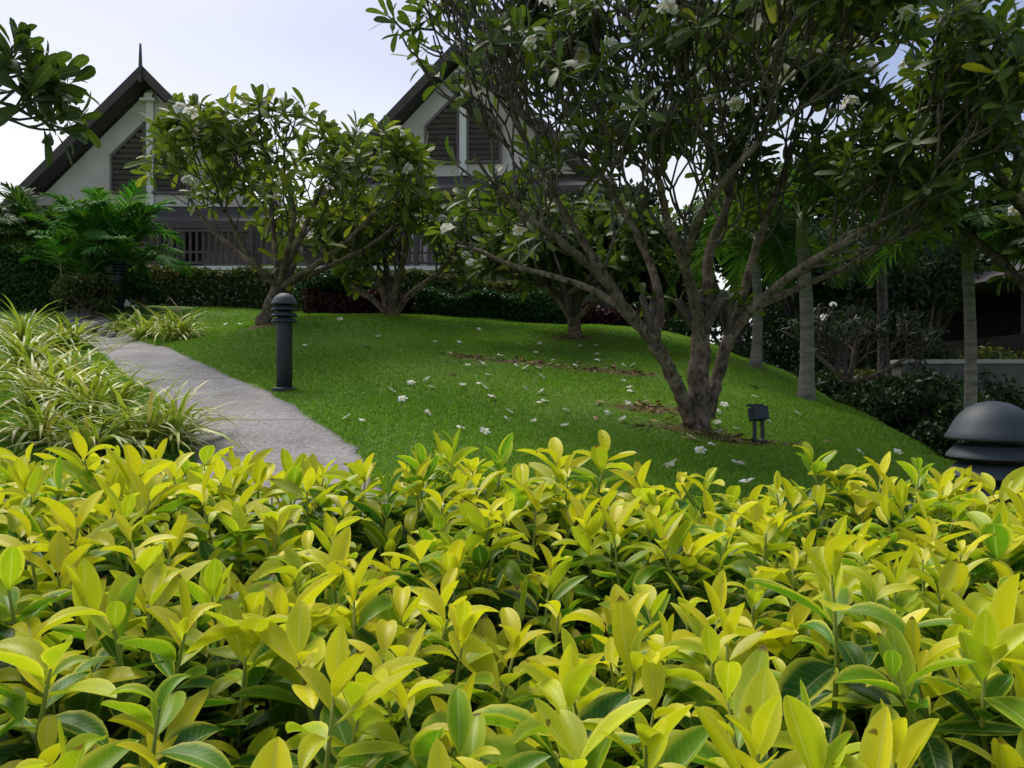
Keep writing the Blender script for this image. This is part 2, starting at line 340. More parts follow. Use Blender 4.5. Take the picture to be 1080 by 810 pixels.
# the path is cut a few centimetres into the turf
path_r = np.array([at(*q)[:2] for q in [(388, 492, 4.6), (386, 485, 4.85), (372, 465, 5.3), (330, 440, 6), (287, 416, 7.1), (245, 398, 8.1), (200, 379, 9.5), (152, 363, 11.2), (132, 353, 12.2), (95, 343, 13.6), (20, 334, 15)]])
path_l = np.array([at(*q)[:2] for q in [(208, 492, 4.6), (205, 488, 4.85), (200, 464, 5.3), (188, 440, 6), (165, 415, 7.1), (136, 396, 8.1), (110, 377, 9.5), (92, 362, 11.2), (80, 354, 12.2), (52, 346, 13.6), (-25, 337, 15)]])
path_r = np.concatenate([[[.1, 2.4], [-.55, 3.6]], path_r]); path_l = np.concatenate([[[-1.0, 2.2], [-1.6, 3.5]], path_l])
PR, PL = smooth_path(path_r, 6), smooth_path(path_l, 6)
poly = np.concatenate([PL, PR[::-1]])
def in_poly(x, y, pg):
    c = np.zeros(x.shape, bool)
    for (x1, y1), (x2, y2) in zip(pg, np.roll(pg, -1, 0)):
        c ^= ((y1 > y) != (y2 > y)) & (x < (x2 - x1) * (y - y1) / (y2 - y1 + 1e-12) + x1)
    return c
GZ = np.where(in_poly(GX, GY, poly), GZ - .05, GZ)
nx, ny = GX.shape; idx = np.arange(nx * ny).reshape(nx, ny)
F = np.stack([idx[:-1, :-1], idx[1:, :-1], idx[1:, 1:], idx[:-1, 1:]], -1).reshape(-1, 4)
A = np.zeros((nx * ny, 4)); A[:, 0] = soil(GX, GY).ravel()
m, t, p, o = mat_new("lawn_turf")
a_ = N(t, "ShaderNodeAttribute", attribute_name="leaf"); s_ = N(t, "ShaderNodeSeparateColor"); t.links.new(a_.outputs["Color"], s_.inputs[0])
g1 = ramp(t, noise(t, 1.1, 5, .6), [(.3, (.080, .175, .016)), (.7, (.16, .30, .028))])
g1 = MIX(t, RANGE(t, noise(t, 60, 3, .7), .35, .7), g1, (.04, .09, .012)); g1 = MIX(t, RANGE(t, noise(t, .7, 5, .65), .52, .72, 0, .4), g1, (.15, .19, .03))
so = RANGE(t, MATH(t, 'ADD', s_.outputs[0], MATH(t, 'MULTIPLY', MATH(t, 'SUBTRACT', noise(t, 5, 6, .7), .5), 1.6)), .40, .85, 0, .9, True)
sc_ = ramp(t, noise(t, 22, 5, .7), [(.3, (.055, .032, .018)), (.55, (.12, .062, .032)), (.75, (.20, .12, .06))])
t.links.new(MIX(t, so, g1, sc_), p.inputs["Base Color"]); p.inputs["Roughness"].default_value = .9; p.inputs["Specular IOR Level"].default_value = .2
bump(t, p, noise(t, 90, 4, .7), .6, .02)
lawn = link("lawn", mesh_np("lawn", np.stack([GX, GY, GZ], -1).reshape(-1, 3), F, A), m); tag(lawn, kind="structure")

m, t, p, o = mat_new("concrete_path")
c1 = ramp(t, noise(t, 1.6, 6, .65), [(.28, (.145, .14, .135)), (.5, (.235, .228, .22)), (.72, (.32, .31, .30))])
c1 = MIX(t, RANGE(t, noise(t, 26, 4, .8), .50, .62, 0, .65), c1, (.085, .08, .07)); c1 = MIX(t, RANGE(t, noise(t, 48, 3, .8), .56, .66, 0, .7), c1, (.56, .545, .52))
c1 = MIX(t, RANGE(t, noise(t, .9, 4, .6, dist=1.5), .56, .75, 0, .45), c1, (.16, .145, .12))
a_ = N(t, "ShaderNodeAttribute", attribute_name="leaf"); s_ = N(t, "ShaderNodeSeparateColor"); t.links.new(a_.outputs["Color"], s_.inputs[0])
fr_ = MATH(t, 'ABSOLUTE', MATH(t, 'SUBTRACT', MATH(t, 'FRACT', MATH(t, 'ADD', MATH(t, 'MULTIPLY', s_.outputs[0], 6.0), MATH(t, 'MULTIPLY', noise(t, 3, 3), .03))), .5))
jt = RANGE(t, fr_, .004, .012, .75, 0, True); c1 = MIX(t, jt, c1, (.07, .065, .055))
ed_ = RANGE(t, MATH(t, 'ADD', MATH(t, 'ABSOLUTE', MATH(t, 'SUBTRACT', s_.outputs[1], .5)), MATH(t, 'MULTIPLY', noise(t, 7, 5, .7), .12)), .47, .58, 0, .7, True); c1 = MIX(t, ed_, c1, (.10, .095, .06))
t.links.new(c1, p.inputs["Base Color"]); p.inputs["Roughness"].default_value = .9; bump(t, p, noise(t, 60, 6, .75), .55, .012)
k = 13; rows = []
for a0, b0 in zip(PL, PR):
    for q in np.linspace(0, 1, k):
        pt = a0 * (1 - q) + b0 * q; rows.append(pt)
rows = np.array(rows); wob = rng.normal(0, .022, (len(PL), 2)); rows = rows.reshape(len(PL), k, 2); rows[:, 0, 0] += wob[:, 0]; rows[:, -1, 0] += wob[:, 1]
pz = terr(rows[..., 0], rows[..., 1]) - .012; top = np.concatenate([rows, pz[..., None]], -1)
lo = top.copy(); lo[..., 2] -= .09
V = np.concatenate([lo[:, :1], top, lo[:, -1:]], 1); nr, nc = V.shape[:2]; idx = np.arange(nr * nc).reshape(nr, nc)
F = np.stack([idx[:-1, :-1], idx[:-1, 1:], idx[1:, 1:], idx[1:, :-1]], -1).reshape(-1, 4)
tag(link("path", mesh_np("path", V.reshape(-1, 3), F, np.stack([np.repeat(np.linspace(0, 1, nr)[:, None], nc, 1), np.repeat(np.linspace(0, 1, nc)[None], nr, 0), np.zeros((nr, nc)), np.ones((nr, nc))], -1).reshape(-1, 4)), m), kind="structure")

# grass blades
nb = 620000
gd = 3.0 + 13 * rng.random(nb) ** 1.3; gx = (rng.random(nb) * 1.5 - .75) * gd
keep = ~in_poly(gx, gd, poly) & (gx > -6) & (rng.random(nb) > soil(gx, gd) * 1.1 - .08 + rng.normal(0, .12, nb)) & (terr(gx, gd) > -.3)
gx, gd = gx[keep], gd[keep]; n_ = len(gx); gz = terr(gx, gd) + .012 * np.sin(gx * 5.1 + gd * 2.3) * np.cos(gd * 4.3 - gx) - .003
gx = gx + rng.normal(0, .014, n_); gd = gd + rng.normal(0, .014, n_); hgt = rng.uniform(.012, .030, n_) * (1 + .35 * np.sin(gx * 2.1) * np.sin(gd * 1.7)); an = rng.random(n_) * 6.283; wd = .0022 * (1 + gd / 3.5)
ln = rng.normal(0, .5, (n_, 2)) * hgt[:, None]
b0 = np.stack([gx - np.cos(an) * wd, gd - np.sin(an) * wd, gz], 1); b1 = np.stack([gx + np.cos(an) * wd, gd + np.sin(an) * wd, gz], 1)
b2 = np.stack([gx + ln[:, 0], gd + ln[:, 1], gz + hgt], 1)
V = np.stack([b0, b1, b2], 1).reshape(-1, 3); A = np.repeat(np.stack([np.clip(.42 + .22 * np.sin(gx * 1.3 + 1.7 * np.sin(gd * .9)) * np.sin(gd * 1.1 + gx * .4) + rng.normal(0, .16, n_) + .4 * (rng.random(n_) < .03), 0, 1), np.full(n_, .5), np.full(n_, .5), rng.random(n_)], 1), 3, 0)
tag(link("lawn_grass", mesh_np("lawn_grass", V, np.arange(n_ * 3).reshape(-1, 3), A, False), M['grass']), "short clipped green turf covering the sloping lawn", "grass", kind="stuff")

# ------------------------------------------------------------------ buildings
def gable_house(name, label, apex, base_z, floor_z, rz, skirt_x, wing=None):
    H = apex[2] - base_z; hw = H * .98; r = thing(name, label, "house", (apex[0], apex[1] + .6, base_z), rz, "gabled houses on the terrace")
    depth = 9.0; fl = floor_z - base_z; iw = hw - .42; ih = iw / .98
    MB().prism([(-iw, 0), (iw, 0), (0, ih)], 0, .25).build("gable_wall", M['plaster'], r)
    th = .24
    nl = Vector((-1, 0, 1.02)).normalized()
    for sgn in (-1, 1):
        mb = MB(); e0 = (sgn * (hw + .12), -.12); a0 = (0, H)
        mb.prism([e0, (0, H - .06), (0, H - .34), (sgn * (hw - .16), -.12)], -.55, depth); mb.build("roof", M['roof'], r)
        bb = MB(); bb.prism([(sgn * (hw + .15), -.16), (0, H), (0, H - .33), (sgn * (hw - .14), -.16)], -.62, -.55); bb.build("bargeboard", M['timber'], r)
    MB().box((0, -.02, ih / 2 - .05), (.20, .10, ih - .1)).build("pilaster", M['white'], r)
    MB().box((0, -.07, H - .70), (.22, .2, .16)).box((0, -.1, H - .80), (.42, .26, .06)).build("bracket", M['white'], r)
    MB().prism([(-.045, H - .5), (.045, H - .5), (.03, H + .15), (.012, H + .55), (-.012, H + .55), (-.03, H + .15)], -.68, -.60).build("finial", M['timber'], r)
    for sgn in (-1, 1):
        x0, x1 = .12 * sgn, 1.02 * sgn; b, t0, t1 = .40, 2.28, 1.38
        wv = MB().prism([(x0, b), (x1, b), (x1, t1), (x0, t0)], -.03, .0).build("gable_window", M['shade'], r)
        fr = MB(); fr.box(((x0 + x1) / 2, -.05, b - .03), (abs(x1 - x0) + .12, .09, .07)); fr.box((x1 + .03 * sgn, -.05, (b + t1) / 2), (.07, .09, t1 - b))
        dx, dz = x0 - x1, t0 - t1; ang = math.atan2(dz, dx)
        fr.box(((x0 + x1) / 2 + .02 * sgn, -.05, (t0 + t1) / 2 + .03), (math.hypot(dx, dz) + .1, .09, .08), Matrix.Rotation(-ang, 4, 'Y'))
        fr.box((x0 + .025 * sgn, -.05, (b + t0) / 2), (.05, .08, t0 - b)); fr.build("frame", M['louvre'], wv)
        sl = MB(); z = b + .08
        while z < t0 - .1:
            xe = x1 if z < t1 else x1 + (x0 - x1) * (z - t1) / (t0 - t1)
            if abs(xe - x0) > .12: sl.box(((x0 + xe) / 2, -.045, z), (abs(xe - x0) - .03, .025, .12), Matrix.Rotation(R(38), 4, 'X'))
            z += .15
        sl.build("louvre", M['louvre'], wv)
    # skirt roof, lower storey, posts
    sx0, sx1 = skirt_x
    sk = MB(); V = [(sx0, .1, .02), (sx1, .1, .02), (sx1, -1.7, -.78), (sx0, -1.7, -.78)]; V2 = [(x, y, z - .12) for x, y, z in V]
    sk.add(V + V2, [(0, 3, 2, 1), (4, 5, 6, 7), (0, 1, 5, 4), (1, 2, 6, 5), (2, 3, 7, 6), (3, 0, 4, 7)]); sk.build("skirt_roof", M['roof'], r)
    MB().box(((sx0 + sx1) / 2, -1.72, -.86), (sx1 - sx0, .06, .2)).build("fascia", M['timber'], r)
    MB().box(((sx0 + sx1) / 2, 1.2, fl / 2 - .1), (sx1 - sx0 - .4, .3, -fl - .0)).build("lower_wall", M['plaster'], r)
    MB().box(((sx0 + sx1) / 2, 5.2, fl / 2 - .1), (sx1 - sx0 - .8, 7.4, -fl - .06)).build("rear_wall", M['plaster'], r)
    k = int((sx1 - sx0) / 1.9)
    for i in range(k + 1):
        MB().box((sx0 + .2 + (sx1 - sx0 - .4) * i / k, -1.5, (fl - .9) / 2), (.16, .16, -fl - .9)).build("veranda_post", M['timber'], r)
    if k > 2:
        for i in range(0, k, 2):
            xx = sx0 + .2 + (sx1 - sx0 - .4) * (i + .5) / k
            d_ = MB().box((xx, 1.02, fl + .98), (1.0, .05, 1.94)).build("door", M['shade'], r)
            MB().box((xx, 1.0, fl + 1.98), (1.16, .08, .08)).box((xx - .54, 1.0, fl + .98), (.08, .08, 1.9)).box((xx + .54, 1.0, fl + .98), (.08, .08, 1.9)).build("frame", M['timber'], d_)
    if wing:
        x0, x1, zr, ze = wing; zr -= base_z; ze -= base_z
        wr = MB(); V = [(x0, 2.2, zr), (x1, 2.2, zr), (x1, -1.2, ze), (x0, -1.2, ze)]; V2 = [(x, y, z - .16) for x, y, z in V]
        wr.add(V + V2, [(0, 3, 2, 1), (4, 5, 6, 7), (0, 1, 5, 4), (1, 2, 6, 5), (2, 3, 7, 6), (3, 0, 4, 7)]); wr.build("wing_roof", M['roof'], r)
        MB().box(((x0 + x1) / 2, 1.6, (fl + ze + .5) / 2), (x1 - x0, .3, ze + .5 - fl)).build("wing_wall", M['plaster'], r)
    return r
TER = 3.86
gable_house("gabled_house", "pale gabled house at far left with dark roof, spire and louvred gable window", at(148, 68, 21), 6.0, TER, R(2), (-4.6, 3.6), (3.65, 7.6, 6.55, 5.0))
gable_house("gabled_house", "pale gabled house behind the large tree, its dark roof peak half hidden by leaves", at(487, 38, 21), 6.85, TER, R(-4), (-3.7, 4.2))
tw = thing("terrace_wall", "pale retaining wall with white coping carrying the houses behind the clipped hedge", "wall", (-8, 19, 2.0))
MB().box((-6.75, 14, .9), (34.5, 28, 1.8)).build("wall", M['stonewall'], tw); MB().box((-6.75, -.02, 1.83), (34.6, .5, .1)).build("coping", M['white'], tw)
def balustrade(name, label, loc, length, h, gap=.16, mat='timber', rz=0.0):
    r = thing(name, label, "railing", loc, rz)
    MB().box((length / 2, 0, h), (length, .10, .07)).build("top_rail", M[mat], r)
    MB().box((length / 2, 0, h * .42), (length, .05, .05)).box((length / 2, 0, .12), (length, .06, .06)).build("lower_rail", M[mat], r)
    mb = MB(); n = int(length / gap)
    for i in range(n): mb.box(((i + .5) * gap, 0, h / 2 + .05), (.055, .04, h - .16))
    b = mb.build("balusters", M[mat], r); b["kind"] = "stuff"
    for i in range(int(length / 2) + 1): MB().box((min(i * 2.0, length), 0, h / 2 + .02), (.13, .13, h + .08)).build("post", M[mat], r)
balustrade("balustrade", "dark brown timber railing above the retaining wall left of the frangipani", (-14.5, 19.15, TER + .04), 9.4, .92)
balustrade("balustrade", "dark timber railing glimpsed between thin branches below the middle house", (-4.4, 19.15, TER + .04), 4.2, .88)
# porch columns glimpsed right of the second house
for px in (438, 447):
    q = at(px, 290, 19.6); c = thing("porch_column", "white porch column glimpsed behind thin bare branches, %s of two" % ("left" if px == 438 else "right"), "column", (q[0], 19.6, TER), 0, "white porch columns")
    MB().box((0, 0, .9), (.16, .16, 1.7)).build("shaft", M['white'], c); MB().box((0, 0, .06), (.26, .26, .12)).build("base", M['white'], c); MB().box((0, 0, 1.8), (.26, .26, .12)).build("capital", M['white'], c)
# dark pavilion at right
q = at(1075, 350, 16); pv = thing("pavilion", "dark timber pavilion with low roof at the right edge beyond the palm", "pavilion", (q[0] + 2.9, 17.2, -.8), 0)
zf = 1 + (405 - 352) / FPX * 16 + .8; ze = 1 + (405 - 292) / FPX * 16 + .8
MB().prism([(-3.2, ze), (3.2, ze), (0, ze + 1.5)], -1.9, 5).build("roof", M['roof'], pv)
MB().box((0, -1.93, ze - .05), (6.7, .06, .2)).build("fascia", M['timber'], pv)
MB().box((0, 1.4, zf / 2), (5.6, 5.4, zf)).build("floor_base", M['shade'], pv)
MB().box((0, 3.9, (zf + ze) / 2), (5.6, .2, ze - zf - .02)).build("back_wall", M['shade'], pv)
for x in (-2.7, 0, 2.7): MB().box((x, -1.2, (zf + ze) / 2), (.2, .2, ze - zf)).build("post", M['timber'], pv)
MB().box((0, -1.25, zf + .42), (5.5, .08, .07)).box((0, -1.25, zf + .06), (5.5, .06, .05)).build("railing", M['timber'], pv)
mb = MB()
for i in range(38): mb.box((-2.7 + i * .146, -1.25, zf + .24), (.045, .035, .34))
b_ = mb.build("balusters", M['timber'], pv); b_["kind"] = "stuff"
q = at(1000, 402, 13); lw = thing("low_wall", "pale grey low wall beyond the lawn at right, behind the leaning shrub", "wall", (6.6, 13, -.7), R(-3))
MB().box((3.6, .2, 1.0), (7.2, .4, 2.1)).build("wall", M['greywall'], lw); MB().box((3.6, .2, 2.08), (7.3, .5, .07)).build("coping", M['stonewall'], lw)
q = at(968, 300, 33); th_ = thing("terracotta_house", "distant house with terracotta roof seen in scraps through the trees at right", "house", (q[0], 33, -.5), R(8))
MB().box((0, 3, 2.6), (9, 6, 5.2)).build("wall", M['greywall'], th_); MB().prism([(-5.2, 5.2), (5.2, 5.2), (0, 7.6)], -.6, 6.6).build("roof", M['terracotta'], th_)
for x in (-2.8, 0, 2.8):
    wv = MB().box((x, -.02, 3.6), (1.1, .06, 1.3)).build("window", M['shade'], th_); MB().box((x, -.04, 2.92), (1.3, .12, .08)).build("sill", M['white'], wv)
q = ground_at(40, 14.2); gw = thing("low_wall", "pale sloping garden wall at left behind the palms and the dark hedge", "wall", (q[0] - 2.6, 14.6, q[2] - .3), R(-4))
MB().box((1.9, 0, .62), (4.2, .25, 1.25)).build("wall", M['stonewall'], gw); MB().box((1.9, 0, 1.28), (4.3, .34, .07)).build("coping", M['white'], gw)

# ------------------------------------------------------------------ frangipani trees
def rand_perp(D, r_):
    v = r_.normal(0, 1, 3); v -= D * (v @ D); return v / max(np.linalg.norm(v), 1e-9)
def grow(P, D, L, Rr, lvl, br, tips, r_, env, up=.16, rmin=.009):
    c, rad = env; pts = [P]; d = D.copy(); st = 3; bow = rand_perp(D, r_) * .12
    for i in range(st):
        d = d + np.array([0, 0, up]) + bow + r_.normal(0, .05, 3); d /= np.linalg.norm(d); pts.append(pts[-1] + d * L / st)
    pts = np.array(pts); e_ = np.linalg.norm((pts[-1] - c) / rad); br.append((pts, np.linspace(Rr, Rr * .82, st + 1)))
    if lvl <= 0 or e_ > 1.0 or (lvl <= 2 and r_.random() < .07): tips.append((pts[-1], d, Rr * .8, e_)); return
    nk = 2 if r_.random() < .68 else 3; ax = rand_perp(d, r_)
    for i in range(nk):
        a_ = 2 * np.pi * i / nk + r_.normal(0, .3); b_ = np.cross(d, ax); side_ = ax * np.cos(a_) + b_ * np.sin(a_); sp = R(r_.uniform(24, 46))
        outw = (pts[-1] - c) / rad; outw[2] *= .6; outw /= max(np.linalg.norm(outw), 1e-6)
        nd = d * np.cos(sp) + side_ * np.sin(sp) + outw * .18 * (e_ > .35)
        nd /= np.linalg.norm(nd)
        if nd[2] < -.12: nd[2] = -.12
        grow(pts[-1], nd, L * r_.uniform(.76, .95), max(Rr * .76, rmin), lvl - 1, br, tips, r_, env, up, rmin)
def rosette(p0, d, r_, Lm, nmin, nmax):
    n = r_.integers(nmin, nmax + 1); ph = r_.random() * 6.28 + np.arange(n) * 2.4
    ax = rand_perp(d, r_); b_ = np.cross(d, ax); el = R(1) * np.clip(np.linspace(92, 28, n) + r_.normal(0, 11, n), 12, 112)
    sd_ = ax[None] * np.cos(ph)[:, None] + b_[None] * np.sin(ph)[:, None]
    D = sd_ * np.sin(el)[:, None] + d[None] * np.cos(el)[:, None]; Nn = d[None] * np.sin(el)[:, None] - sd_ * np.cos(el)[:, None] + r_.normal(0, .22, (n, 3))
    D = D + np.array([0, 0, -.12])
    P = p0[None] - d[None] * (np.linspace(.09, .0, n))[:, None] * (Lm / .27)
    L = Lm * r_.uniform(.62, 1.12, n); return P, D, Nn, L, L * r_.uniform(.24, .32, n), r_.uniform(.1, .95, n), r_.uniform(.12, .4, n)
def flower_cluster(r_, size=.055, n=6, spread=.042):
    parts = []
    for i in range(n):
        q = r_.normal(0, 1, 3); q[2] = abs(q[2]) * .8 + .3; q /= np.linalg.norm(q); parts.append(one_flower(r_, size * r_.uniform(.85, 1.1), q, q * spread * r_.uniform(.6, 1.1)))
    return cat_(parts)
def one_flower(r_, size, axis, pos, cup=None):
    ax = rand_perp(axis, r_); b_ = np.cross(axis, ax); a_ = np.arange(5) * 2 * np.pi / 5 + r_.random(); cup = r_.uniform(.15, .6) if cup is None else cup
    sd_ = ax[None] * np.cos(a_)[:, None] + b_[None] * np.sin(a_)[:, None]; D = sd_ + axis[None] * cup
    Nn = axis[None] - sd_ * cup + np.cross(axis, sd_) * .25
    return leaves(pos[None] + sd_ * size * .04, D, Nn, size, size * .80, r_.uniform(.2, .9), .15, P_PETAL, 3)
CAMP = np.array([0, 0, CAM_Z])
def proj(p_): return np.array([CX + FPX * p_[0] / p_[1], CY - FPX * (p_[2] - CAM_Z) / p_[1]])
def frangipani(label, base, limbs, env, seed, lvl, L0, leafL, nleaf=(9, 14), flowers=(), auto_fl=0, leaf_mat_='plum', spawn=None, up=.16, group=None, tonebias=0.0, fsize=.055, name="frangipani_tree", bare=0.0, rs=1.0, thin=False):
    """limbs: list of (points, r0, r1, side shoots) in world space"""
    r_ = np.random.default_rng(seed); root = thing(name, label, "tree", base, 0, group); base = np.asarray(base, float)
    tk, br, tips = [], [], []
    for pts, r0, r1, nside in limbs:
        pp = smooth_path(pts, 5); pp[1:-1] += r_.normal(0, .006, pp[1:-1].shape) * (r0 / .08)
        rr = np.linspace(r0, r1, len(pp)) * (1 + r_.normal(0, .035, len(pp))); tk.append(tube(pp - base, rr, 12))
        d = nrm(pp[-1] - pp[-3])
        ax = rand_perp(d, r_)
        for i in range(3):
            a_ = 2.1 * i + r_.normal(0, .2); sd_ = ax * np.cos(a_) + np.cross(d, ax) * np.sin(a_); nd = d * .85 + sd_ * .55; nd /= np.linalg.norm(nd)
            br.append([]); grow(pp[-1], nd, L0 * r_.uniform(.85, 1.1), r1 * .8 * rs, lvl, br[-1], tips, r_, env, up)
        for i in range(nside):
            kx = int(len(pp) * (.42 + .5 * (i + r_.random() * .6) / max(nside, 1))); kx = min(kx, len(pp) - 2); d2 = nrm(pp[kx + 1] - pp[kx - 1]); sd_ = rand_perp(d2, r_)
            nd = d2 * .55 + sd_ * .7 + np.array([0, 0, .25]); nd /= np.linalg.norm(nd)
            br.append([]); grow(pp[kx], nd, L0 * r_.uniform(.8, 1.05), rr[kx] * .55 * rs, lvl - 1, br[-1], tips, r_, env, up)
    V, F, _ = cat_(tk); link("trunk", mesh_np("trunk", V, F), M['bark'], root)
    for g_ in br: V, F, _ = cat_([tube(a_ - base, b_, 6) for a_, b_ in g_]); link("bough", mesh_np("bough", V, F), M['twig'], root)
    acc = [rosette(p_ - base, d, r_, leafL, *nleaf) for p_, d, _, e_ in tips if r_.random() > ((bare if not thin or p_[0] < 2.0 else bare * .15) if e_ < .85 else 0) and r_.random() > (thin and p_[0] < 1.3) * (.82 if 440 < proj(p_)[0] < 535 and proj(p_)[1] < 150 else .55 if 385 < proj(p_)[0] < 535 and proj(p_)[1] < 165 else .45 if p_[0] < .2 else .32)]; acc = [np.concatenate(x) for x in zip(*acc)]
    age = np.clip(r_.beta(2, 2.6, len(acc[0])) * .92 + tonebias, 0, .93); age = np.where(r_.random(len(age)) < .012, 1.0, age)
    link("foliage", mesh_np("foliage", *leaves(*acc, P_PLUM, 3, age)), M[leaf_mat_], root)
    # flower clusters sit on branch tips
    tp = np.array([x[0] for x in tips]); pj = np.stack([CX + FPX * tp[:, 0] / np.maximum(tp[:, 1], .1), CY - FPX * (tp[:, 2] - CAM_Z) / np.maximum(tp[:, 1], .1)], 1); used = set()
    picks = []
    for fx, fy in flowers:
        s_ = np.hypot(pj[:, 0] - fx, pj[:, 1] - fy) + 14 * (tp[:, 1] - tp[:, 1].min())
        for i in np.argsort(s_):
            if i not in used: used.add(i); picks.append(i); break
    vis = [i for i in np.argsort(tp[:, 1]) if i not in used and -20 < pj[i, 0] < 1100 and pj[i, 1] > -20]; r_.shuffle(vis); picks += vis[:auto_fl]
    for i in picks:
        p_, d, rr, _ = tips[i]; q = d * .6 + nrm(CAMP - p_) * .45 + np.array([0, 0, .35]); q /= np.linalg.norm(q)
        V, F, A = flower_cluster(r_, fsize * r_.uniform(.85, 1.15), r_.integers(3, 8)); st_ = tube([p_ - base, p_ - base + q * .15 * leafL / .27], .006, 5)
        o_ = link("flower_cluster", mesh_np("flower_cluster", V + (p_ - base) + q * .15 * leafL / .27, F, A), M['petal'], root)
        link("flower_stalk", mesh_np("flower_stalk", *st_), M['stem'], o_)
    print(label[:30], "tips", len(tips), "br", len(br)); return root, tips

T = lambda *q: [at(*c) for c in q]
b0 = hit(733, 451)
main_limbs = [
    (T((738, 456, 6.3), (737, 420, 6.3), (738, 385, 6.3), (739, 355, 6.3)), 0.0989, 0.0757, 0),
    (T((738, 362, 6.3), (734, 325, 6.15), (722, 280, 5.95), (705, 235, 5.8), (695, 190, 5.7)), 0.0516, 0.0275, 3),
    (T((740, 360, 6.3), (746, 315, 6.4), (748, 265, 6.6), (768, 215, 6.8), (775, 160, 7.0)), 0.0533, 0.0275, 3),
    (T((728, 446, 6.27), (719, 418, 6.22), (705, 388, 6.16), (690, 360, 6.12)), 0.0602, 0.0568, 0),
    (T((691, 362, 6.12), (668, 335, 6.0), (640, 298, 5.85), (600, 262, 5.6), (560, 232, 5.45), (525, 200, 5.35)), 0.0482, 0.0189, 6),
    (T((690, 360, 6.12), (696, 325, 6.2), (688, 285, 6.4), (668, 240, 6.6), (640, 195, 6.8), (610, 150, 7.0)), 0.0430, 0.0224, 4),
    (T((668, 335, 6.0), (630, 308, 6.2), (585, 292, 6.4), (540, 280, 6.6), (500, 262, 6.8)), 0.0310, 0.0172, 4),
    (T((655, 318, 6.0), (625, 270, 6.2), (590, 215, 6.3), (560, 160, 6.4), (535, 105, 6.5)), 0.0361, 0.0189, 5),
    (T((747, 440, 6.35), (756, 400, 6.4), (768, 358, 6.4)), 0.0568, 0.0499, 0),
    (T((767, 360, 6.4), (795, 325, 6.3), (835, 290, 6.1), (880, 262, 5.9), (925, 235, 5.75)), 0.0413, 0.0241, 5),
    (T((767, 360, 6.4), (782, 315, 6.55), (798, 260, 6.75), (820, 200, 6.9), (842, 140, 7.1)), 0.0430, 0.0258, 4),
    (T((795, 325, 6.3), (850, 300, 6.6), (905, 275, 7.0), (955, 240, 7.3)), 0.0310, 0.0206, 4),
    (T((722, 282, 5.95), (735, 235, 5.6), (765, 190, 5.3), (800, 150, 5.1)), 0.0310, 0.0224, 4)]
main_fl = [(547, 256), (612, 215), (646, 78), (585, 12), (752, 118), (800, 36), (870, 12), (907, 62), (915, 48), (925, 88), (895, 125), (845, 147), (1057, 157), (965, 98), (640, 110), (560, 60), (776, 122), (890, 40), (822, 85), (700, 20), (930, 20), (835, 20), (617, 90), (500, 300), (660, 130)]
frangipani("large spreading white flowering frangipani with forked trunk in the middle of the lawn", b0, main_limbs,
           (np.array([1.72, 6.2, 3.65]), np.array([2.7, 2.15, 1.85])), 11, 5, .37, .205, (5, 10), main_fl, 12, bare=.62, rs=.72, up=.2, thin=True, group="frangipani trees in the garden")

bl = hit(278, 341); d = bl[1]; s = d / 11.0
frangipani("medium frangipani with leaning trunk on the left of the lawn behind the near bollard", bl, [
    (T((275, 344, d), (284, 325, d), (294, 303, d)), .105, .085, 0),
    (T((293, 304, d), (280, 290, d - .1), (262, 268, d - .3), (238, 225, d - .5)), .048, .028, 2),
    (T((294, 303, d), (306, 272, d + .1), (322, 240, d + .2), (340, 195, d + .3)), .056, .028, 2),
    (T((294, 303, d), (325, 285, d - .2), (362, 258, d - .4), (398, 222, d - .6)), .052, .026, 3),
    (T((294, 303, d), (345, 282, d + .2), (385, 262, d + .3), (415, 240, d + .5)), .042, .024, 2),
    (T((294, 303, d), (290, 262, d + .5), (285, 205, d + .9)), .045, .03, 2),
    (T((293, 304, d), (304, 262, d - .4), (310, 225, d - .7), (300, 185, d - .9)), .045, .028, 2),
    (T((280, 290, d), (245, 262, d + .2), (215, 232, d + .4), (195, 200, d + .5)), .04, .026, 2)],
    (np.array([(288 - CX) / FPX * d, d, 1 + (405 - 200) / FPX * d]), np.array([2.25, 1.6, .84])), 23, 4, .37 * s, .33, (6, 9),
    [(437, 212), (302, 122), (205, 210), (415, 155)], 5, tonebias=.30, bare=.35, rs=.7, up=.2, group="frangipani trees in the garden", fsize=.07)

bm = ground_at(412, 13.0); d = 13.0
frangipani("small frangipani with many thin bare stems rising behind the maroon shrubs", bm, [
    (T((412, 335, d), (408, 322, d), (400, 300, d), (380, 275, d)), .08, .035, 3), (T((412, 335, d), (418, 305, d - .1), (425, 275, d - .3), (430, 250, d - .5)), .08, .04, 3),
    (T((414, 335, d), (432, 312, d), (460, 290, d - .1), (480, 265, d - .2)), .07, .035, 3), (T((412, 335, d), (395, 318, d + .2), (370, 300, d + .3), (352, 280, d + .3)), .06, .03, 2),
    (T((412, 335, d), (410, 300, d + .4), (405, 265, d + .5)), .07, .04, 2)],
    (np.array([(425 - CX) / FPX * d, d, 1 + (405 - 258) / FPX * d]), np.array([1.5, 1.3, .72])), 31, 4, .36, .33, (6, 9),
    [(455, 240), (462, 250), (485, 270), (430, 262)], 4, tonebias=.22, bare=.3, rs=.7, group="frangipani trees in the garden", fsize=.07)

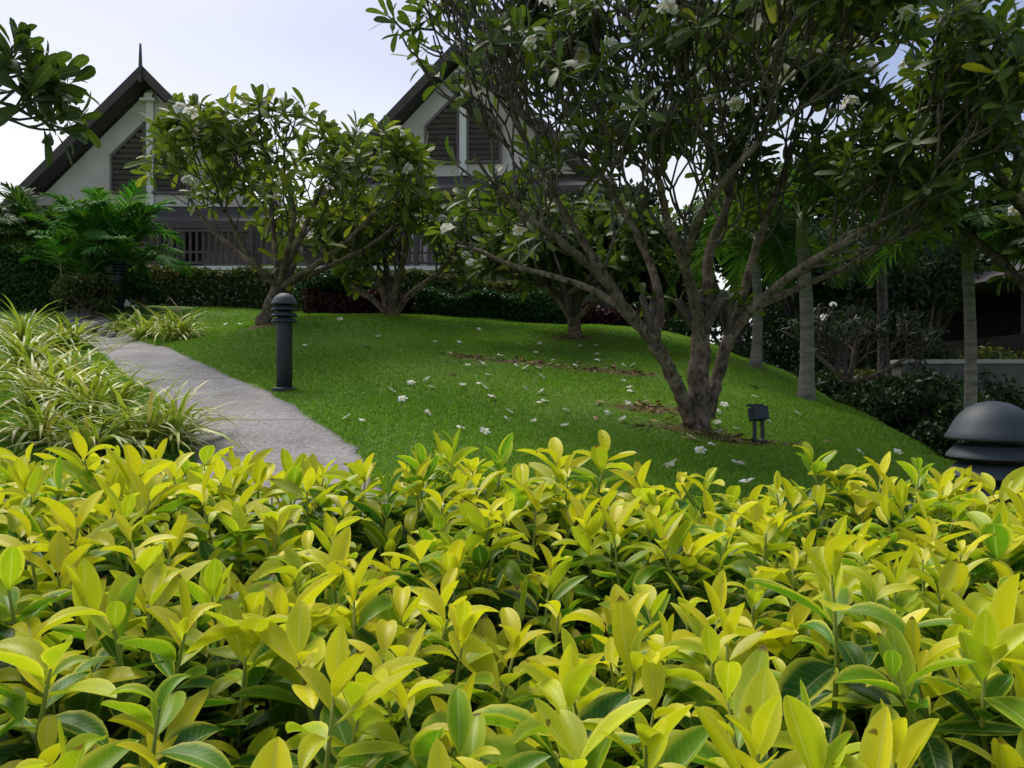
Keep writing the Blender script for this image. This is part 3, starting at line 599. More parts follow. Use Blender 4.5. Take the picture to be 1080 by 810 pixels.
bs = hit(607, 356); d = bs[1]
frangipani("small round frangipani at the back of the lawn, left of the large tree trunk", bs, [
    (T((607, 358, d), (606, 345, d), (604, 335, d)), .10, .085, 0), (T((604, 337, d), (590, 318, d), (572, 300, d - .2)), .06, .035, 3),
    (T((605, 337, d), (612, 315, d + .2), (622, 292, d + .3)), .06, .035, 3), (T((606, 337, d), (628, 318, d - .1), (648, 298, d - .2)), .05, .032, 2), (T((604, 337, d), (596, 310, d + .4), (585, 285, d + .6)), .05, .032, 2)],
    (np.array([(590 - CX) / FPX * d, d, 1 + (405 - 272) / FPX * d]), np.array([1.45, 1.2, .75])), 41, 3, .36, .30, (9, 14), [(500, 312), (562, 292), (530, 285), (640, 240), (642, 308)], 3, tonebias=-.04, group="frangipani trees in the garden")

# overhanging tree whose trunk stands left of the picture
bo = np.array([-4.78, 5.0, terr(-4.78, 5.0) + .05])
frangipani("dark frangipani overhanging the top left corner, its trunk outside the picture", bo, [
    ([bo, bo + (0.05, 0, .7), bo + (.1, -.05, 1.45)], .10, .08, 0), ([bo + (.1, -.05, 1.4), bo + (.35, -.1, 1.95), bo + (.75, -.2, 2.4)], .045, .026, 3),
    ([bo + (.1, -.05, 1.4), bo + (.15, .3, 2.0), bo + (.35, .4, 2.6)], .045, .026, 3), ([bo + (.1, -.05, 1.4), bo + (-.3, -.2, 1.9), bo + (-.8, -.3, 2.3)], .045, .03, 2),
    ([bo + (.1, -.05, 1.4), bo + (.5, .1, 1.75), bo + (1.05, .15, 2.0)], .036, .022, 3)],
    (bo + np.array([.65, -.1, 2.45]), np.array([1.25, 1.1, .85])), 52, 2, .30, .27, (8, 11), (), 0, tonebias=-.25, rs=.8, group="frangipani trees in the garden")  # silhouette darkness is put into the leaf colour by the negative bias

br_ = ground_at(905, 11.6); dd = 11.6; z0 = br_[2]
frangipani("grey twiggy frangipani shrub beyond the right edge of the lawn, nearly bare stems", br_, [
    ([br_, at(903, 428, dd), at(895, 400, dd)], .08, .05, 0), (T((895, 402, dd), (872, 385, dd), (850, 362, dd - .1)), .05, .028, 4), (T((896, 402, dd), (900, 378, dd + .2), (905, 350, dd + .3)), .05, .028, 4),
    (T((897, 405, dd), (925, 395, dd - .2), (955, 378, dd - .3)), .045, .025, 4), (T((903, 425, dd), (935, 412, dd), (965, 392, dd)), .045, .025, 3)],
    (np.array([(905 - CX) / FPX * dd, dd, 1 + (405 - 368) / FPX * dd]), np.array([1.15, .9, .62])), 61, 4, .24, .13, (2, 5), (), 3, 'darkleaf', rs=.7, group="frangipani trees in the garden")
q = np.array([5.6, 7.6, terr(5.6, 7.6)])
frangipani("dark leafy frangipani at the right edge, behind the slim palm trunk", q, [
    ([q, q + (.05, 0, 1.2), q + (0, 0, 2.2)], .12, .09, 0), ([q + (0, 0, 2.1), q + (-.5, -.3, 2.9), q + (-1.0, -.6, 3.5)], .07, .04, 3), ([q + (0, 0, 2.1), q + (.2, -.5, 3.0), q + (.1, -1.0, 3.8)], .07, .04, 3),
    ([q + (0, 0, 2.1), q + (.5, .3, 3.0), q + (1.0, .4, 3.7)], .07, .04, 3), ([q + (0, 0, 2.1), q + (-.4, .5, 3.0), q + (-.8, .8, 3.5)], .06, .04, 3)],
    (q + np.array([-.2, -.2, 3.75]), np.array([1.7, 1.5, 1.25])), 71, 3, .42, .28, (9, 14), [(1057, 157), (1075, 170)], 2, tonebias=-.1, group="frangipani trees in the garden")

# ------------------------------------------------------------------ palms
def frond(p0, az, el, L, r_, leafl, droop=1.5, nl=34, dens=1.0):
    d0 = np.array([math.cos(az) * math.cos(el), math.sin(az) * math.cos(el), math.sin(el)]); k = 12; pts = [p0]; d = d0.copy()
    for i in range(k): d = d + np.array([0, 0, -droop / k * (.4 + i / k)]); d /= np.linalg.norm(d); pts.append(pts[-1] + d * L / k)
    pts = np.array(pts); rach = tube(pts, np.linspace(.016, .004, k + 1), 5)
    tt = np.linspace(.14, .99, nl); ii = np.clip((tt * k).astype(int), 0, k - 1); ff = (tt * k - ii)[:, None]; P = pts[ii] * (1 - ff) + pts[ii + 1] * ff; Td = nrm(pts[ii + 1] - pts[ii])
    sd_ = nrm(np.cross(Td, np.array([0, 0, 1.0]))); upv = np.cross(sd_, Td); out_ = []
    for sg in (-1, 1):
        ang = R(1) * np.linspace(62, 22, nl); D = Td * np.cos(ang)[:, None] + sg * sd_ * np.sin(ang)[:, None] + upv * .30 + r_.normal(0, .07, (nl, 3))
        ll = leafl * (np.sin(np.pi * np.clip(tt * .9 + .08, 0, 1)) ** .6) * r_.uniform(.85, 1.1, nl)
        out_.append(leaves(P, D, upv + sg * sd_ * -.5, ll, np.full(nl, .034 * leafl / .4), r_.uniform(.5, 1.3, nl), .3, P_BLADE, 3, np.clip(r_.beta(2, 2, nl), 0, 1)))
    return rach, out_
def palm(name, label, base, top, rad, nf, L, leafl, mat, seed, group=None, droop=1.5, canes=None, elr=(15, 75), tm='palmtrunk'):
    r_ = np.random.default_rng(seed); root = thing(name, label, "palm", base, 0, group); base = np.asarray(base, float); top = np.asarray(top, float)
    stems = canes or [(base, top)]; rac, lf = [], []
    for (s0, s1) in stems:
        s0, s1 = np.asarray(s0, float), np.asarray(s1, float); h = np.linalg.norm(s1 - s0); n = max(8, int(h / .06)); pp = np.linspace(s0, s1, n); tq = np.linspace(0, 1, n)
        pp = pp + np.stack([np.sin(tq * 3) * .02 * h, np.zeros(n), np.zeros(n)], 1)
        rr = rad * (1 + r_.normal(0, .015, n)) * (1 + .35 * np.exp(-tq * 9)) * (1 - .18 * tq) * (1 + .03 * (np.arange(n) % 3 == 0)); V, F = tube(pp - base, rr, 14)
        link("trunk", mesh_np("trunk", V, F), M[tm if not canes else 'cane'], root)
        V, F = tube(np.array([s1, s1 + (s1 - s0) / h * .25 * L]) - base, [rad * .95, rad * .6], 10); 
        link("crownshaft", mesh_np("crownshaft", V, F), M['cane'], root)
        for i in range(nf):
            a_, b_ = frond(s1 - base + np.array([0, 0, .2 * L]), 2.4 * i + r_.normal(0, .25), R(r_.uniform(*elr)), L * r_.uniform(.8, 1.1), r_, leafl, droop * r_.uniform(.8, 1.3)); rac.append(a_); lf += b_
    link("frond_stalks", mesh_np("frond_stalks", *cat_(rac)[:2]), M['cane'], root)
    link("fronds", mesh_np("fronds", *cat_(lf)), M[mat], root); return root
b = hit(850, 421); palm("palm_tree", "grey trunked palm with its base on the lawn right of the spotlight", b - (0, 0, .03), at(846, 262, b[1]), .078, 12, 1.5, .42, 'palm', 3, "slim grey palms right of the lawn", 2.5)
b = hit(797, 386); palm("palm_tree", "slim grey palm trunk farthest back, just right of the large frangipani trunk", b - (0, 0, .03), at(797, 280, b[1]), .066, 12, 1.5, .40, 'palm', 4, "slim grey palms right of the lawn", 2.5)
b = ground_at(1018, 8.6); palm("palm_tree", "slim palm with dark hanging fronds in front of the pavilion at right", b - (0, 0, .03), at(1020, 285, 8.6), .070, 11, 1.35, .40, 'palm', 5, "slim grey palms right of the lawn", 2.2)
b = ground_at(925, 12.4); palm("palm_tree", "dark palm with drooping fronds behind the twiggy shrub at right", b, at(928, 268, 12.4), .09, 14, 1.7, .42, 'darkleaf', 6, "slim grey palms right of the lawn", 3.0, tm='twig')
b = ground_at(118, 13.9)
def cane_set(b, offs): return [((b[0] + x, b[1] + y, b[2] - .02), (b[0] + x * 2.2, b[1] + y * 2.2, b[2] + h)) for x, y, h in offs]
palm("areca_palm", "bright green clumping palm beside the path at left, behind the far bollard", b, b, .03, 8, 1.3, .42, 'areca', 8, "clumping palms at the end of the path", 1.7, cane_set(b, [(-.12, 0, .75), (.1, .05, .7), (0, .15, .95), (-.25, .1, .5), (.18, -.05, .45)]), (25, 80))
b = ground_at(28, 14.6)
palm("areca_palm", "darker clumping palm at the left edge below the house roof", b, b, .03, 8, 1.25, .40, 'palm', 9, "clumping palms at the end of the path", 1.7, cane_set(b, [(-.15, 0, 1.0), (.12, .05, .85), (0, .1, 1.15), (-.3, 0, .7)]), (25, 80))
b = ground_at(74, 13.2)
palm("areca_palm", "small yellow-green clumping palm between the other two left palms", b, b, .022, 5, .85, .28, 'areca', 10, "clumping palms at the end of the path", 1.7, cane_set(b, [(-.06, 0, .55), (.08, .05, .35)]), (25, 80))

# ------------------------------------------------------------------ hedges, shrubs, background trees
def leafy(P, Nn, size, r_, jit=.8, asp=.55, age=None):
    n = len(P); D = nrm(r_.normal(0, 1, (n, 3)) + Nn * .35); nn_ = Nn + r_.normal(0, jit, (n, 3)); L = size * r_.uniform(.6, 1.25, n)
    return leaves(P, D, nn_, L, L * asp, r_.uniform(0, .8, n), .2, P_SMALL, 3, age)
def box_hedge(label, c0, c1, depth, h, mat, size, n, seed, name="clipped_hedge", cat="hedge", lump=.06):
    r_ = np.random.default_rng(seed); c0, c1 = np.array(c0, float), np.array(c1, float); ln_ = np.linalg.norm((c1 - c0)[:2]); ex = (c1 - c0)[:2] / ln_; ey = np.array([-ex[1], ex[0]])
    s_ = r_.random(n) * ln_; f = r_.random(n); dpt = r_.random(n) ** 2 * .14
    top_ = f < .42; yy = np.where(top_, r_.random(n) * depth, np.where(r_.random(n) < .75, dpt, depth - dpt)); hh = h + lump * (np.sin(s_ * 2.3 + seed) + np.sin(s_ * 5.7 + 1)) * .6
    zz = np.where(top_, hh - dpt * .7, r_.random(n) * hh); bul = lump * np.sin(s_ * 3.1 + zz * 4 + seed)
    rnd_ = np.clip((zz - hh + .12) / .12, 0, 1) * .08; yy = np.where(~top_ & (yy < depth / 2), yy + bul + rnd_, yy)
    xy = c0[:2] + ex * s_[:, None] + ey * yy[:, None]; z = terr(xy[:, 0], xy[:, 1]) + zz
    Nn = np.where(top_[:, None], np.array([0, 0, 1.0]), np.concatenate([-ey, [0.25]])[None]); P = np.concatenate([xy, z[:, None]], 1) + r_.normal(0, .02, (n, 3))
    root = thing(name, label, cat, (c0[0], c0[1], terr(c0[0], c0[1])), 0); bs_ = np.array(root.location)
    age = np.clip(r_.beta(2, 2.4, n) + .18 * np.sin(s_ * 1.7 + seed) + .15 * (zz / hh - .5), 0, 1)
    link("foliage", mesh_np("foliage", *leafy(P - bs_, Nn, size, r_, age=age)), M[mat], root)
    st_ = []
    for i in range(int(ln_ / .35) + 1):
        q = c0[:2] + ex * min(i * .35, ln_) + ey * depth * .5; zq = terr(q[0], q[1])
        for k_ in range(3):
            st_.append(tube(np.array([(q[0], q[1], zq - .03), (q[0] + r_.normal(0, .06), q[1] + r_.normal(0, .06), zq + h * .45), (q[0] + r_.normal(0, .14), q[1] + r_.normal(0, .14), zq + h * .85)]) - bs_, [.018, .014, .006], 5))
    link("branches", mesh_np("branches", *cat_(st_)[:2]), M['wood_inner'], root); return root
def bush(name, label, cat, base, radii, mat, size, n, seed, trunk_h=0.0, trunk_r=.05, group=None, lobes=14, hollow=.35, lobe_r=.45):
    r_ = np.random.default_rng(seed); root = thing(name, label, cat, base, 0, group); radii = np.array(radii, float); c = np.array([0, 0, trunk_h + radii[2] * .9])
    lc = nrm(r_.normal(0, 1, (lobes, 3))); lc[:, 2] = lc[:, 2] * .85 + .1; lr = r_.uniform(.7, 1.3, lobes) * lobe_r; lc = lc * r_.uniform(.45, .8, (lobes, 1))
    k_ = r_.integers(0, lobes, n); u = nrm(r_.normal(0, 1, (n, 3))); u[:, 2] = np.where(u[:, 2] < -.3, -u[:, 2], u[:, 2])
    rad_ = r_.uniform(hollow, 1, n) ** .5
    q = lc[k_] + u * (lr[k_] * rad_)[:, None]; P = c + q * radii; Nn = nrm(u / radii); lv = r_.uniform(-.22, .22, lobes)
    ok = P[:, 2] > .02; age = np.clip(r_.beta(2, 2.6, n) + lv[k_], 0, 1)
    link("foliage" if not trunk_h else "crown", mesh_np("foliage", *leafy(P[ok], Nn[ok], size, r_, age=age[ok])), M[mat], root)
    tb = [tube([(0, 0, -.1), (.03, 0, (c[2]) * .5), (0, .02, c[2])], [trunk_r * 1.2, trunk_r, trunk_r * .6], 8)]
    for i in range(lobes):
        e_ = c + lc[i] * radii; s0 = np.array([0, 0, max(c[2] * .35, trunk_h * .7)]); tb.append(tube(smooth_path([s0, (s0 + e_) / 2 + r_.normal(0, .05, 3), e_], 3), np.linspace(trunk_r * .6, trunk_r * .15, 7), 6))
    link("trunk" if trunk_h else "branches", mesh_np("branches", *cat_(tb)[:2]), M['twig'], root); return root
G = lambda px, d: ground_at(px, d)
box_hedge("long clipped olive green hedge running below the white coping of the terrace", G(135, 15.3), G(600, 15.3), 1.0, .74, 'hedge', .085, 34000, 1)
box_hedge("low band of dark maroon leaved shrubs at the back of the lawn, left part", G(322, 14.0), G(440, 14.0), .5, .36, 'maroon', .08, 7000, 2, "maroon_shrub_row", "shrub row", .08)
box_hedge("low dark green hedge along the back of the lawn, right of the maroon shrubs", G(438, 13.9), G(612, 13.6), .7, .44, 'green', .075, 15000, 3, lump=.09)
box_hedge("dark maroon leaved shrubs behind the small round frangipani", G(612, 13.3), G(700, 13.6), .5, .36, 'maroon', .08, 6000, 4, "maroon_shrub_row", "shrub row", .08)
box_hedge("tall dark hedge at the left edge behind the striped grass plants", G(-70, 13.3), G(62, 13.3), .9, 1.0, 'green', .08, 14000, 5)
bush("round_shrub", "rounded dark shrub beside the far bollard at the end of the path", "shrub", G(93, 12.9), (.55, .5, .38), 'hedge', .065, 5000, 6)
bush("round_shrub", "small dark green shrub between the far bollard and the clipped hedge", "shrub", G(150, 13.8), (.5, .45, .42), 'green', .065, 4500, 7)
bush("round_shrub", "bushy green shrub at the foot of the medium frangipani's right side", "shrub", G(352, 14.5), (.9, .5, .5), 'green', .07, 6500, 8)
bg_trees = [(885, 15.6, (1.5, 1.2, 1.15), 2.4, 'darkleaf', "dark tree over the twiggy shrub, left of the terracotta scraps"), (965, 16.2, (1.5, 1.2, 1.2), 2.5, 'darkleaf', "dark tree between the twiggy shrub and the pavilion"),
            (690, 25, (2.6, 2, 1.9), .5, 'darkleaf', "far dark tree low behind the large frangipani trunk"), (790, 26, (2.8, 2, 2.2), .7, 'darkleaf', "far dark tree low behind the two palm trunks"), (880, 25, (2.8, 2, 2.3), .8, 'darkleaf', "far dark tree low behind the twiggy shrub"),
            (980, 27, (3.0, 2, 2.4), .8, 'darkleaf', "far dark tree low beside the terracotta roof"), (1090, 28, (3.0, 2, 2.6), .9, 'darkleaf', "far dark tree low behind the pavilion"),
            (548, 17.5, (1.3, 1.2, .95), 1.0, 'darkleaf', "dense green tree in front of the terrace between the two small frangipanis"),
            (640, 17.0, (1.5, 1.4, 1.15), 1.4, 'darkleaf', "dark tree behind the small round frangipani"),
            (705, 18.5, (1.6, 1.5, 1.3), 1.5, 'darkleaf', "dark tree directly behind the forked trunk of the large frangipani"),
            (775, 17.5, (1.7, 1.4, 1.5), 2.3, 'darkleaf', "dark tree behind the farthest slim palm"),
            (850, 19.0, (2.1, 1.6, 1.9), 3.0, 'darkleaf', "tall dark tree behind the grey palm trunk"),
            (985, 19.5, (2.1, 1.6, 1.7), 3.6, 'darkleaf', "tall dark tree left of the pavilion roof"),
            (1130, 21.0, (2.2, 1.8, 1.6), 3.2, 'darkleaf', "tall dark tree behind the pavilion at the right edge")]
for i, (px, d, rad, th, mt, lb) in enumerate(bg_trees):
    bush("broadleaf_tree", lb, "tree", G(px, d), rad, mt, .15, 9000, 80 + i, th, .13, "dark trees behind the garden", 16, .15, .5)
sh = [(925, 16.5, (1.6, .8, 1.3), 'darkleaf', "tall dark bush below the terracotta roof scraps"), (700, 15.6, (1.0, .7, .5), 'green', "dark green shrub below the trees behind the large frangipani trunk"),
      (760, 15.2, (1.1, .7, .55), 'darkleaf', "dark shrub between the large frangipani trunk and the farthest palm"),
      (825, 14.2, (.9, .7, .6), 'darkleaf', "dark shrub filling the gap between two slim palms"),
      (945, 14.6, (1.2, .8, 1.05), 'olive', "tall olive green bush behind the twiggy shrub at right"),
      (1045, 14.4, (1.5, .6, 1.25), 'olive', "yellowish bush in front of the pavilion railing"),
      (935, 10.8, (1.0, .7, .72), 'darkleaf', "dark low bush at the foot of the twiggy shrub"), (1005, 11.2, (1.3, .8, 1.02), 'darkleaf', "dark bush before the low grey wall, behind the slim right palm"), (1060, 11.6, (1.4, .7, 1.04), 'darkleaf', "dark bush before the low grey wall at the right picture edge"), (925, 13.6, (1.3, .6, .95), 'olive', "olive green bush with lighter leaves just behind the twiggy shrub"), (968, 10.0, (1.2, .8, .78), 'darkleaf', "dark low bush beyond the lawn edge, left of the slim right palm"),
      (1075, 10.2, (1.3, .7, .82), 'darkleaf', "dark low bush right of the slim right palm"),
      (1090, 6.5, (.8, .6, .45), 'darkleaf', "dark shrub behind the near bollard at the right edge"),
      (880, 12.8, (1.1, .6, .75), 'darkleaf', "dark bush in the shade under the twiggy shrub")]
for i, (px, d, rad, mt, lb) in enumerate(sh):
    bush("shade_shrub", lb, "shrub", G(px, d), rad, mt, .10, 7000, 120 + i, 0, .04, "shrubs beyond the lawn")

# ------------------------------------------------------------------ striped grass plants
def grass_clump(label, base, rad, h, n, seed, dry=.12):
    r_ = np.random.default_rng(seed); base = np.asarray(base, float); root = thing("striped_grass_plant", label, "plant", base, 0, "striped grass plants along the path")
    ctr = np.concatenate([[[0, 0]], r_.normal(0, rad * .42, (max(2, int(n / 45)), 2))]); P, D, Nn, L, W, C, age = [], [], [], [], [], [], []
    for c in ctr:
        k = int(n / len(ctr)); az = r_.random(k) * 6.283; el = R(1) * np.clip(r_.normal(58, 20, k), 8, 88); zc = terr(base[0] + c[0], base[1] + c[1]) - base[2]
        d_ = np.stack([np.cos(az) * np.cos(el), np.sin(az) * np.cos(el), np.sin(el)], 1); P.append(np.stack([c[0] + np.cos(az) * .02, c[1] + np.sin(az) * .02, np.full(k, zc + .0) + r_.uniform(-.01, .1 * h, k)], 1)); D.append(d_)
        Nn.append(np.stack([-np.cos(az) * np.sin(el), -np.sin(az) * np.sin(el), np.cos(el)], 1) + r_.normal(0, .15, (k, 3))); L.append(h * r_.uniform(.65, 1.35, k)); C.append(r_.uniform(.9, 2.3, k)); age.append(np.where(r_.random(k) < dry, 1.0, r_.beta(2, 1.8, k) * .9))
    P, D, Nn, L, C, age = map(np.concatenate, (P, D, Nn, L, C, age)); dr = age > .95
    for nm, mk in (("leaf_blades", ~dr), ("dry_blades", dr)):
        if mk.sum(): link(nm, mesh_np(nm, *leaves(P[mk], D[mk], Nn[mk], L[mk], 1.3 * .020 * (h / .42) ** .5 * np.ones(mk.sum()), C[mk], .35, P_BLADE, 3, age[mk])), M['grassy'], root)
for i, (px, py, d, rad, h, n, lb) in enumerate([
    (28, 392, 8.2, .34, .62, 190, "tall striped grass plant at the left edge, farthest left of its bed"),
    (72, 400, 7.4, .30, .55, 170, "striped grass plant with an upright yellow fan of blades by the path"),
    (55, 432, 6.4, .30, .50, 170, "spreading striped grass plant in the middle of the left bed"),
    (100, 448, 5.8, .26, .44, 170, "striped grass plant below the middle clump, leaning over the path"),
    (140, 478, 5.05, .27, .42, 200, "nearest striped grass plant, right beside the concrete path above the yellow hedge"),
    (172, 470, 5.35, .16, .36, 110, "small striped grass plant touching the path edge next to the nearest clump"),
    (62, 372, 10.2, .36, .55, 160, "striped grass plant at the top of the left bed near the path bend"),
    (28, 372, 10.5, .36, .58, 160, "striped grass plant at the back of the left bed under the dark hedge"),
    (108, 490, 4.75, .22, .36, 150, "low striped grass plant half hidden by the yellow hedge, left of the path"),
    (50, 486, 4.85, .2, .34, 120, "leftmost low striped grass plant just above the yellow hedge"),
    (188, 355, 11.2, .30, .48, 190, "largest striped grass plant right of the path near its far end"),
    (158, 353, 11.6, .28, .42, 150, "striped grass plant in the middle of the three right of the path"),
    (128, 347, 12.3, .24, .36, 120, "small striped grass plant beside the pale rock at the path end")]):
    grass_clump(lb, G(px, d), rad * .88, h * 1.17, int(n * .62), 200 + i)

# ------------------------------------------------------------------ bollards, spotlight, rock
def bollard(label, loc):
    r = thing("bollard_light", label, "bollard light", loc, 0, "dark bollard lights")
    MB().lathe([(.115, -.02), (.115, .012), (.106, .018)], 32).build("base_plate", M['bollard'], r, smooth=False)
    MB().lathe([(.072, .0), (.072, .635), (.070, .642)], 40).build("post", M['bollard'], r).data.polygons.foreach_set("use_smooth", [True] * (2 * 40) + [False, False])
    MB().lathe([(.058, .64), (.058, .80)], 24).build("lens", M['shade'], r, smooth=True)
    for k in range(3):
        z = .635 + k * .055
        MB().lathe([(.062, z + .036), (.098, z + .030), (.121, z + .004), (.124, z - .003), (.120, z - .006), (.062, z + .008)], 40).build("louvre_ring", M['bollard'], r, .001, True)
    MB().lathe([(.058, .80), (.120, .792), (.126, .796), (.126, .801), (.116, .817), (.104, .842), (.088, .866), (.066, .886), (.040, .899), (.015, .904), (.002, .905)], 48).build("dome", M['bollard'], r, smooth=True)
    return r
b = hit(300, 411)
bollard("dark bollard light standing alone on the lawn edge beside the concrete path", b)
bollard("dark bollard light close up at the right edge, its domed top above the yellow hedge", (1.41, 2.25, .045))
b = G(126, 13.5); bollard("small far bollard light at the end of the path beneath the palms", b)
sp = hit(800, 467); r = thing("garden_spotlight", "small dark box spotlight on a short stake in the grass right of the large tree", "spotlight", sp, R(12))
MB().box((0, 0, .235), (.125, .11, .11), Matrix.Rotation(R(-14), 4, 'X')).build("lamp_head", M['bollard'], r, .006)
MB().box((0, .06, .30), (.135, .05, .012), Matrix.Rotation(R(-14), 4, 'X')).build("hood", M['bollard'], r, .002)
for sx in (-.035, .035): MB().box((sx, 0, .09), (.022, .03, .19)).build("bracket", M['bollard'], r, .003)
MB().box((0, 0, .01), (.11, .09, .03)).build("base", M['bollard'], r, .004)
r_ = np.random.default_rng(5)
def rock(label, loc, s):
    an = np.linspace(0, 2 * np.pi, 14, endpoint=False); el = np.linspace(-1.2, 1.45, 9); V = np.array([(math.cos(a_) * math.cos(e_), math.sin(a_) * math.cos(e_), math.sin(e_)) for e_ in el for a_ in an])
    V = V * (1 + .14 * np.sin(V @ np.array([3.1, 1.7, 2.2]) * 2 + s * 40)[:, None] + r_.normal(0, .035, (len(V), 1))) * np.array([s, s * .7, s * .55])
    i, j = np.meshgrid(np.arange(8), np.arange(14), indexing='ij'); F = np.stack([i * 14 + j, i * 14 + (j + 1) % 14, (i + 1) * 14 + (j + 1) % 14, (i + 1) * 14 + j], -1).reshape(-1, 4)
    Fl = [tuple(f) for f in F] + [tuple(range(8 * 14, 9 * 14))]; mb = MB(); mb.add(V, Fl); o_ = mb.build("rock", M['rock'], None, smooth=True); o_.location = tuple(map(float, loc)); tag(o_, label, "rock", "pale rocks at the path end")
rock("pale rounded rock at the far end of the path, largest of the rocks", G(94, 12.2) + (0, 0, .08), .17)
rock("small pale rock beside the large rock, toward the striped grass", G(110, 12.1) + (0, 0, .04), .10)
rock("smallest pale rock tucked under the striped grass right of the path end", G(119, 11.9) + (0, 0, .03), .07)

# ------------------------------------------------------------------ fallen flowers and leaves
z3 = [(118, 130), (218, 134), (303, 78), (555, 138), (538, 180), (613, 213), (390, 190), (318, 228), (460, 233), (497, 245), (551, 245), (250, 237), (340, 273), (565, 283), (15, 308), (80, 294), (100, 327), (228, 323), (303, 310), (325, 330), (497, 330), (563, 343), (355, 372), (560, 397), (580, 386), (427, 433), (423, 466), (530, 472), (667, 427), (660, 497), (225, 503), (325, 522), (90, 440), (725, 150), (793, 147), (797, 187), (805, 211), (706, 235), (915, 232), (948, 232), (910, 300), (935, 330), (942, 343), (933, 402), (845, 437), (905, 465)]
z4 = [(190, 278), (12, 407), (400, 305), (420, 410), (400, 438), (390, 485), (470, 512), (395, 530), (370, 578), (275, 550), (320, 608), (200, 663), (478, 665), (520, 755), (550, 368), (735, 447), (610, 477)]
z2 = [(535, 190), (395, 300), (690, 263), (822, 452), (746, 485), (790, 520), (562, 595), (626, 610), (68, 212), (130, 207)]
fl = [(430 + x / 4, 330 + y / 4) for x, y in z3] + [(660 + x / 4.05, 330 + y / 4.05) for x, y in z4] + [(220 + x / 3.86, 290 + y / 3.86) for x, y in z2] + [(947, 482), (908, 481), (705, 497), (778, 495)]
vars_ = []
for i in range(6):
    ax = nrm(np.array([r_.normal(0, .35), r_.normal(0, .35) - .25, 1.0])); vars_.append(mesh_np("fallen_flower", *one_flower(r_, .038, ax, np.array([0, 0, .012]), r_.uniform(.1, .5))))
    vars_[-1].materials.append(M['petal'])
def zone(px, py):
    if px < 400: return "white flower fallen on open grass near the bollard and path"
    if py < 368: return "white flower fallen on the upper lawn near the back hedges"
    if px > 860: return "white flower fallen on the right slope of the lawn"
    if px > 720: return "white flower fallen on the grass or soil right of the large tree's foot"
    if px > 640: return "white flower fallen between the forked trunk and the brown soil strip"
    if py > 450: return "white flower fallen on the near lawn just above the yellow hedge"
    if py < 395: return "white flower fallen beside the brown bare soil strip"
    return "white flower fallen on the middle lawn left of the large tree"
for i, (px, py) in enumerate(fl):
    q = hit(px, py); o_ = link("fallen_flower", vars_[i % 6], None); o_.location = (float(q[0]), float(q[1]), float(q[2]) + .022); s_ = float(r_.uniform(.8, 1.25)); o_.scale = (s_, s_, s_); o_.rotation_euler = (0, 0, float(r_.uniform(-1, 1)))
    tag(o_, zone(px, py), "flower", "white flowers fallen on the lawn")
M['litter'] = leaf_mat("dry_leaf", [(0, (.05, .035, .02)), (.5, (.16, .09, .04)), (.85, (.30, .20, .08)), (1, (.38, .34, .10))], rough=.7, transl=.1, vein=.2, veins=False)
lit = []
for c, rx, ry in soils[:7]:
    k = int(120 * rx); x = c[0] + r_.normal(0, rx * .55, k); y = c[1] + r_.normal(0, ry * .6, k); lit.append(np.stack([x, y, terr(x, y) + .018], 1))
lit = np.concatenate(lit); n_ = len(lit); az = r_.random(n_) * 6.283; L = r_.uniform(.03, .12, n_)
tag(link("leaf_litter", mesh_np("leaf_litter", *leaves(lit, np.stack([np.cos(az), np.sin(az), np.full(n_, .1)], 1), np.array([[0, 0, 1.0]]) + r_.normal(0, .35, (n_, 3)), L, L * .3, r_.uniform(-.5, 1.5, n_), .4, P_PLUM, 3)), M['litter']),
    "dry brown leaf litter scattered on the bare soil under the large tree", "leaf litter", kind="stuff")
big = []
for k_, (px, py, lb) in enumerate([(253 + 222, 396, "short brown leaf lying left of the fallen flowers on the lawn"), (560, 385, "yellowish dead leaf lying across the bare soil strip"), (728, 466, "pale curled leaf lying at the foot of the large tree"), (793, 409, "dark dead leaf on the lawn above the spotlight"), (386, 368, "dark green leaf lying on the lawn right of the near bollard")]):
    q = hit(px, py); V, F, A = leaves(np.array([[-.08, 0, .0]]), np.array([[1, .15, .1]]), np.array([[0, -.2, 1.0]]), .17, .055, .8, .4, P_PLUM, 3, np.array([[.55, 1, .95, .05, .1][k_]]))
    o_ = link("fallen_leaf", mesh_np("fallen_leaf", V, F, A), M['litter']); o_.location = (float(q[0]), float(q[1]), float(q[2]) + .03); tag(o_, lb, "leaf", "dead leaves on the lawn")

